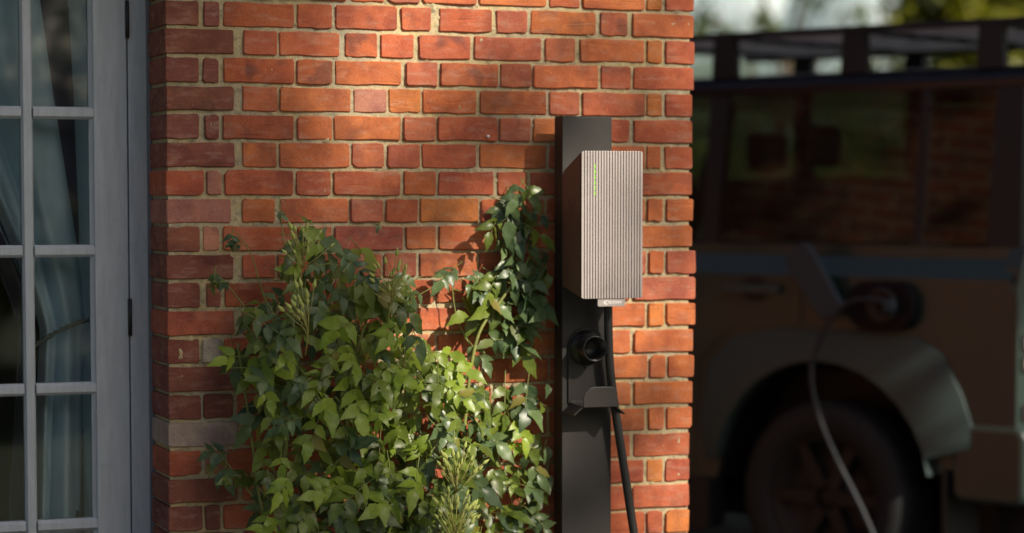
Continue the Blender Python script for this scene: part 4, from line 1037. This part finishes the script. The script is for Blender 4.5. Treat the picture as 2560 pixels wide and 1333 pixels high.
# rack
rk = MB()
for s_ in (1, -1):
    rk.box(-0.98, 1.62, s_ * 0.765 - 0.02, s_ * 0.765 + 0.02, 2.302, 2.330)
rack = cpart(rk, 'roof_rack', M['trim'], bevel=0.004)
for s_ in (1, -1):
    for a in (1.27, 0.635, -0.019, -0.652):
        cpart(MB().prism([(a - 0.06, 2.137), (a + 0.06, 2.137), (a + 0.05, 2.302), (a - 0.05, 2.302)], 1, s_ * 0.765 - 0.022, s_ * 0.765 + 0.022), 'rack_foot', M['trim'], rack)
for k in range(7):
    y = -0.66 + 0.22 * k
    cpart(MB().box(-0.95, 1.58, y - 0.075, y + 0.075, 2.318, 2.332), 'slat', M['slat'], rack)
for a in (1.27, 0.635, -0.019, -0.652): cpart(MB().box(a - 0.025, a + 0.025, -0.744, 0.744, 2.302, 2.3175), 'crossbar', M['trim'], rack)
# seats
def seat(a, y, w_):
    s0 = MB().prism([(a - 0.30, 1.02), (a - 0.14, 1.02), (a - 0.18, 1.40), (a - 0.27, 1.70), (a - 0.38, 1.72), (a - 0.40, 1.66)], 1, y - w_ / 2, y + w_ / 2)
    so = cpart(s0, 'seat', M['leather'], bevel=0.03, seg=3)
    for yy in ([y] if w_ < 0.7 else [y - w_ * 0.32, y + w_ * 0.32]):
        cpart(MB().prism(rrect(a - 0.42, a - 0.32, 1.76, 1.94, 0.03), 1, yy - 0.12, yy + 0.12), 'headrest', M['leather'], so, bevel=0.02)
    cpart(MB().prism(rrect(a - 0.30, a + 0.25, 1.02, 1.20, 0.05), 1, y - w_ / 2, y + w_ / 2), 'seat_cushion', M['leather'], so)
seat(0.75, 0.0, 1.4); seat(1.62, 0.42, 0.52); seat(1.62, -0.42, 0.52)
cpart(MB().prism(rrect(1.78, 2.02, 1.02, 1.42, 0.06), 1, -0.84, 0.84), 'dashboard', M['trim'])
# wheels
def wheel(a, s_, first=None):
    w0 = empty('wheel', (a, s_ * 0.845, 0.40)); w0.parent = car
    MB().lathe([(0.255, -0.10), (0.27, -0.125), (0.33, -0.135), (0.375, -0.125), (0.396, -0.10), (0.40, -0.05), (0.40, 0.05), (0.396, 0.10), (0.375, 0.125), (0.33, 0.135), (0.27, 0.125), (0.255, 0.10)], (0, 0, 0), 'y', 40).build('tyre', M['tyre'], w0)
    rm = MB(); rm.lathe([(0.0001, s_ * 0.06), (0.05, s_ * 0.07), (0.06, s_ * 0.04), (0.23, s_ * 0.03), (0.25, s_ * 0.11), (0.258, s_ * 0.105), (0.258, -s_ * 0.10)], (0, 0, 0), 'y', 40)
    for k in range(6):
        t = R(60 * k); u = Vector((math.cos(t), 0, math.sin(t))); v_ = Vector((-math.sin(t), 0, math.cos(t)))
        q = [u * 0.05 + v_ * 0.03, u * 0.245 + v_ * 0.022, u * 0.245 - v_ * 0.022, u * 0.05 - v_ * 0.03]
        rm.add([p + Vector((0, s_ * 0.05, 0)) for p in q] + [p + Vector((0, s_ * 0.085, 0)) for p in q], [(0, 1, 2, 3), (7, 6, 5, 4), (0, 4, 5, 1), (1, 5, 6, 2), (2, 6, 7, 3), (3, 7, 4, 0)])
    rm.build('rim', M['rim'], w0)
for a in (0.0, 2.85):
    for s_ in (1, -1): wheel(a, s_)
# charging port on the near rear wing
po = cpart(MB().prism(rrect(-0.445, -0.130, 1.098, 1.296, 0.085, 8), 1, YB + 0.0005, YB + 0.050), 'charging_port', M['port'], bevel=0.012)
cpart(MB().lathe([(0.030, 0.0), (0.072, 0.0), (0.072, 0.012), (0.060, 0.014), (0.030, 0.004)], (-0.30, YB + 0.0505, 1.20), 'y', 26), 'socket_ring', M['trim'], po)
fp = MB().prism([(0.155, 1.360), (0.140, 1.392), (0.066, 1.448), (0.030, 1.440), (-0.130, 1.200), (-0.128, 1.172), (-0.062, 1.138), (-0.018, 1.142)], 1, YB + 0.055, YB + 0.085)  # wide grey handle of the connector plugged into the car
fo_ = cpart(fp, 'connector_handle', M['flap'], bevel=0.012, seg=3)
cpart(MB().tube([(-0.14, YB + 0.04, 1.21), (-0.10, YB + 0.065, 1.20), (-0.07, YB + 0.07, 1.20)], 0.012, 8), 'connector_arm', M['trim'], fo_)

# cable plugged into the car
cc_ = empty('charging_lead', carO, 'thin grey charging lead looping from the socket of the dark car to the ground', 'cable', rotz=R(118.4))
pts = [(-0.345, YB + 0.055, 1.195), (-0.36, YB + 0.10, 1.205), (-0.341, YB + 0.125, 1.222), (-0.248, YB + 0.13, 1.226), (-0.174, YB + 0.13, 1.201), (-0.098, YB + 0.13, 1.127), (-0.033, YB + 0.13, 0.996), (-0.018, YB + 0.13, 0.898), (-0.054, YB + 0.13, 0.754),
       (-0.132, YB + 0.13, 0.598), (-0.257, YB + 0.13, 0.399), (-0.36, YB + 0.14, 0.22), (-0.47, YB + 0.18, 0.05), (-0.60, YB + 0.25, 0.016), (-0.9, YB + 0.5, 0.014), (-1.5, YB + 0.7, 0.014)]
MB().tube(spline(pts, 6), 0.0105, 12).build('sheath', M['grey_rubber'], cc_)
MB().tube([(-0.325, YB + 0.040, 1.187), (-0.355, YB + 0.090, 1.200), (-0.362, YB + 0.112, 1.208)], [0.032, 0.030, 0.018], 14).build('plug', M['flap'], cc_)

# ================================================================== TREES
def tree(name, label, base, height, blobs, leaf, mat, seed, trunk_r=0.16, group=None, cat='tree', limbs=True):
    """blobs: (x, y, z, radius, number of leaves) in world space"""
    r_ = np.random.default_rng(seed)
    t = empty(name, base, label, cat, group)
    b0 = Vector(base)
    tm = MB()
    cz = Vector((sum(b[0] for b in blobs), sum(b[1] for b in blobs), sum(b[2] for b in blobs))) / len(blobs) - b0
    top = Vector((cz.x, cz.y, cz.z * 0.92))
    ctrl = [Vector((0, 0, -0.1)), Vector((cz.x * 0.10, cz.y * 0.10, cz.z * 0.3)), Vector((cz.x * 0.45, cz.y * 0.4, cz.z * 0.62)), top]
    sp = spline(ctrl, 5)
    tm.tube(sp, [trunk_r * (1.15 - 0.95 * i / (len(sp) - 1)) for i in range(len(sp))], 10)
    if limbs:
        for bx, by, bz, br, bn_ in blobs:
            e = Vector((bx, by, bz)) - b0
            k = min(range(len(sp)), key=lambda i: abs(sp[i].z - e.z * 0.62))
            s0 = sp[k]
            mid = s0.lerp(e, 0.5) + Vector((0, 0, 0.12 * (e - s0).length))
            tm.tube(spline([s0, mid, e], 4), [trunk_r * 0.38 * (1 - 0.8 * i / 8) for i in range(9)], 6, False)
            for q in range(5):
                d = Vector(r_.normal(size=3)).normalized() * br * 0.85
                tm.tube([e.lerp(mid, 0.3), e + d * 0.5, e + d], [trunk_r * 0.11, trunk_r * 0.07, trunk_r * 0.02], 4, False)
    tm.build('trunk', M['bark'], t)
    P, S = [], []
    for bx, by, bz, br, bn_ in blobs:
        nc = max(6, bn_ // 45)
        d = r_.normal(size=(nc, 3)); d /= np.linalg.norm(d, axis=1)[:, None]
        ctr = np.array([bx, by, bz]) + d * (br * r_.random((nc, 1)) ** 0.45)
        pick = r_.integers(0, nc, bn_)
        P.append(ctr[pick] + r_.normal(size=(bn_, 3)) * br * 0.17)
    P = np.concatenate(P) - np.array(b0)
    n = len(P)
    nrm = r_.normal(size=(n, 3)) + np.array([0.3, -0.3, 0.9]); nrm /= np.linalg.norm(nrm, axis=1)[:, None]
    u = np.cross(nrm, r_.normal(size=(n, 3))); u /= np.linalg.norm(u, axis=1)[:, None]
    v = np.cross(nrm, u)
    sz = leaf * (0.65 + 0.7 * r_.random((n, 1)))
    V = np.stack([P - u * sz, P - v * sz * 0.45 + nrm * sz * 0.1, P + u * sz, P + v * sz * 0.45 + nrm * sz * 0.1], 1).reshape(-1, 3)
    me = bpy.data.meshes.new('crown')
    me.vertices.add(4 * n); me.vertices.foreach_set('co', V.ravel())
    me.loops.add(4 * n); me.loops.foreach_set('vertex_index', np.arange(4 * n, dtype=np.int32))
    me.polygons.add(n); me.polygons.foreach_set('loop_start', np.arange(0, 4 * n, 4, dtype=np.int32)); me.polygons.foreach_set('loop_total', np.full(n, 4, dtype=np.int32))
    me.update(calc_edges=True)
    link('crown', me, mat, t)
    return t

# trees beyond the car
tree('broadleaf_tree', 'loose pale branches of a tree against the sky above the car', (9.6, 17.4, GZ), 7,
     [(8.75, 17.2, 3.45, 0.36, 130), (9.35, 17.0, 3.30, 0.24, 70), (9.85, 16.9, 3.70, 0.36, 120), (9.2, 17.3, 2.5, 0.45, 200), (10.3, 16.9, 3.35, 0.24, 60), (8.9, 17.3, 4.6, 0.9, 500), (10.2, 17.2, 4.6, 0.9, 500), (10.2, 16.8, 2.5, 0.5, 220)], 0.065, M['tree_leaf'], 1, 0.11)
tree('leafy_tree', 'dense olive green tree above the rear half of the car roof', (9.6, 12.6, GZ), 6,
     [(8.55, 12.2, 3.15, 0.62, 1700), (9.3, 12.1, 3.0, 0.75, 2000), (10.2, 12.2, 3.1, 0.9, 2200), (9.3, 12.6, 4.1, 1.0, 1800), (9.0, 12.3, 1.9, 0.7, 1200), (10.2, 12.4, 1.8, 0.9, 1400), (8.2, 12.5, 3.9, 0.5, 500)], 0.075, M['olive_leaf'], 2, 0.16)
tree('round_tree', 'far dark green tree filling the gap behind the loose branches', (16.5, 33.0, GZ), 7,
     [(15.0, 32.0, 1.2, 1.3, 1600), (18.0, 33.0, 1.4, 1.5, 1700), (21.0, 34.0, 2.2, 2.0, 2200), (12.5, 31.0, 0.9, 1.1, 1200), (16.5, 33.0, 2.3, 0.6, 120)], 0.13, M['tree_leaf'], 3, 0.2)
# unseen trees added behind the viewer; this one shades the door and wall's left
def shade(xw, zw, t): 
    p = Vector((xw, 0, zw)) + SUN_DIR * t
    return p.x, p.y, p.z
bl = []
for xw, zw, t, r_, n_ in ((-1.95, 0.2, 22, 1.0, 2600), (-1.95, 1.2, 23, 1.0, 2600), (-1.95, 2.2, 22, 1.0, 2600), (-1.9, 3.3, 23, 1.0, 1800), (-3.1, 0.6, 22, 1.2, 1800), (-3.1, 2.2, 23, 1.3, 1800),
                          (-1.02, 0.25, 23, 0.42, 420), (-1.02, 0.85, 22, 0.42, 420), (-1.02, 1.45, 23, 0.42, 420), (-1.02, 2.05, 22, 0.42, 420), (-1.02, 2.65, 22, 0.42, 300)):
    x, y, z = shade(xw, zw, t); bl.append((x, y, z, r_, n_))
tree('door_shade_tree', 'tall unseen tree added to shade the door and left wall', shade(-2.2, 0, 22.5)[:2] + (GZ,), 16, bl, 0.12, M['tree_leaf'], 4, 0.35)
# unseen thin tree added so its crown gaps dapple the wall and roses
bl = []
for xw, zw, t, r_, n_ in ((0.38, 1.95, 18, 0.30, 55), (0.40, 1.40, 19, 0.30, 55), (0.34, 1.70, 18, 0.28, 35), (0.42, 1.00, 18, 0.32, 70), (0.02, 1.66, 18, 0.20, 60), (0.12, 2.20, 19, 0.28, 60), (-0.30, 1.48, 19, 0.30, 80), (-0.50, 1.45, 18, 0.32, 95), (-0.76, 1.75, 19, 0.30, 120),
                          (-0.74, 2.12, 18, 0.26, 100), (-0.80, 1.25, 18, 0.30, 100), (0.42, 0.58, 19, 0.32, 40), (-0.02, 0.60, 18, 0.22, 50), (-0.82, 0.78, 19, 0.26, 80), (-0.80, 0.40, 18, 0.28, 80)):
    x, y, z = shade(xw, zw, t); bl.append((x, y, z, r_, n_))
tree('dapple_tree', 'thin unseen tree added to dapple the sun on the wall', shade(-0.2, 0, 18.5)[:2] + (GZ,), 13, bl, 0.07, M['tree_leaf'], 14, 0.12, limbs=False)
# unseen tree added to the right to shade drive, car and house flank
bl = []
for px_, py_, pz_, t, r_, n_ in ((1.6, 3.4, 0.6, 9.0, 0.9, 1500), (1.1, 3.6, 1.6, 9.6, 1.2, 1900), (1.6, 3.0, 2.6, 9.2, 1.1, 1600), (3.0, 3.2, 1.2, 9.0, 1.1, 1600), (0.8, 4.2, 3.2, 9.8, 1.2, 1500), (2.4, 4.4, 2.4, 9.4, 1.3, 1700),
                                 (3.6, 4.5, 1.5, 9.2, 1.2, 1500), (2.0, 5.0, 0.6, 9.6, 1.2, 1500)):
    p = Vector((px_, py_, pz_)) + SUN_DIR * t
    bl.append((p.x, p.y, p.z, r_, n_))
tree('drive_shade_tree', 'spreading unseen tree added to shade the parked car', (7.4, -2.6, GZ), 8, bl, 0.10, M['tree_leaf'], 9, 0.24)
# sunlit clouds far behind the trees
def cloud(x, y, z, s, seed):
    r_ = random.Random(seed); bm = bmesh.new()
    for k in range(16):
        c_ = Vector((x + r_.gauss(0, 1.0) * s, y + r_.gauss(0, 0.4) * s, z + abs(r_.gauss(0, 0.30)) * s))
        bmesh.ops.create_icosphere(bm, subdivisions=3, radius=s * r_.uniform(0.28, 0.62), matrix=Matrix.Translation(c_))
    for v in bm.verts:
        n_ = v.normal
        q = v.co / s
        v.co += n_ * s * 0.035 * (math.sin(9 * q.x + 3 * q.z) + math.sin(11 * q.z + 5 * q.y) + math.sin(23 * q.x - 17 * q.z))
    me = bpy.data.meshes.new('cloud'); bm.to_mesh(me); bm.free()
    me.polygons.foreach_set('use_smooth', [True] * len(me.polygons))
    return tag(link('cloud', me, M['cloud']), kind='structure')
for k, (x, y, z, s) in enumerate(((120, 260, 14, 34), (165, 250, 14, 36), (85, 290, 14, 36), (230, 230, 16, 40), (30, 320, 28, 34), (150, 290, 40, 46))): cloud(x, y, z, s, k)
# garden hedge far behind the viewer, seen in the panes
rg = random.Random(3)
hb = [(-9 + 1.5 * k + rg.uniform(-.4, .4), -17 + rg.uniform(-.6, .6), z, 1.25, 900) for k in range(14) for z in (1.0, 2.6, 4.1)]
tree('garden_hedge', 'tall leafy hedge at the far end of the garden, out of view', (0.5, -17, GZ), 5, hb, 0.16, M['tree_leaf'], 6, 0.15, cat='hedge', limbs=False)
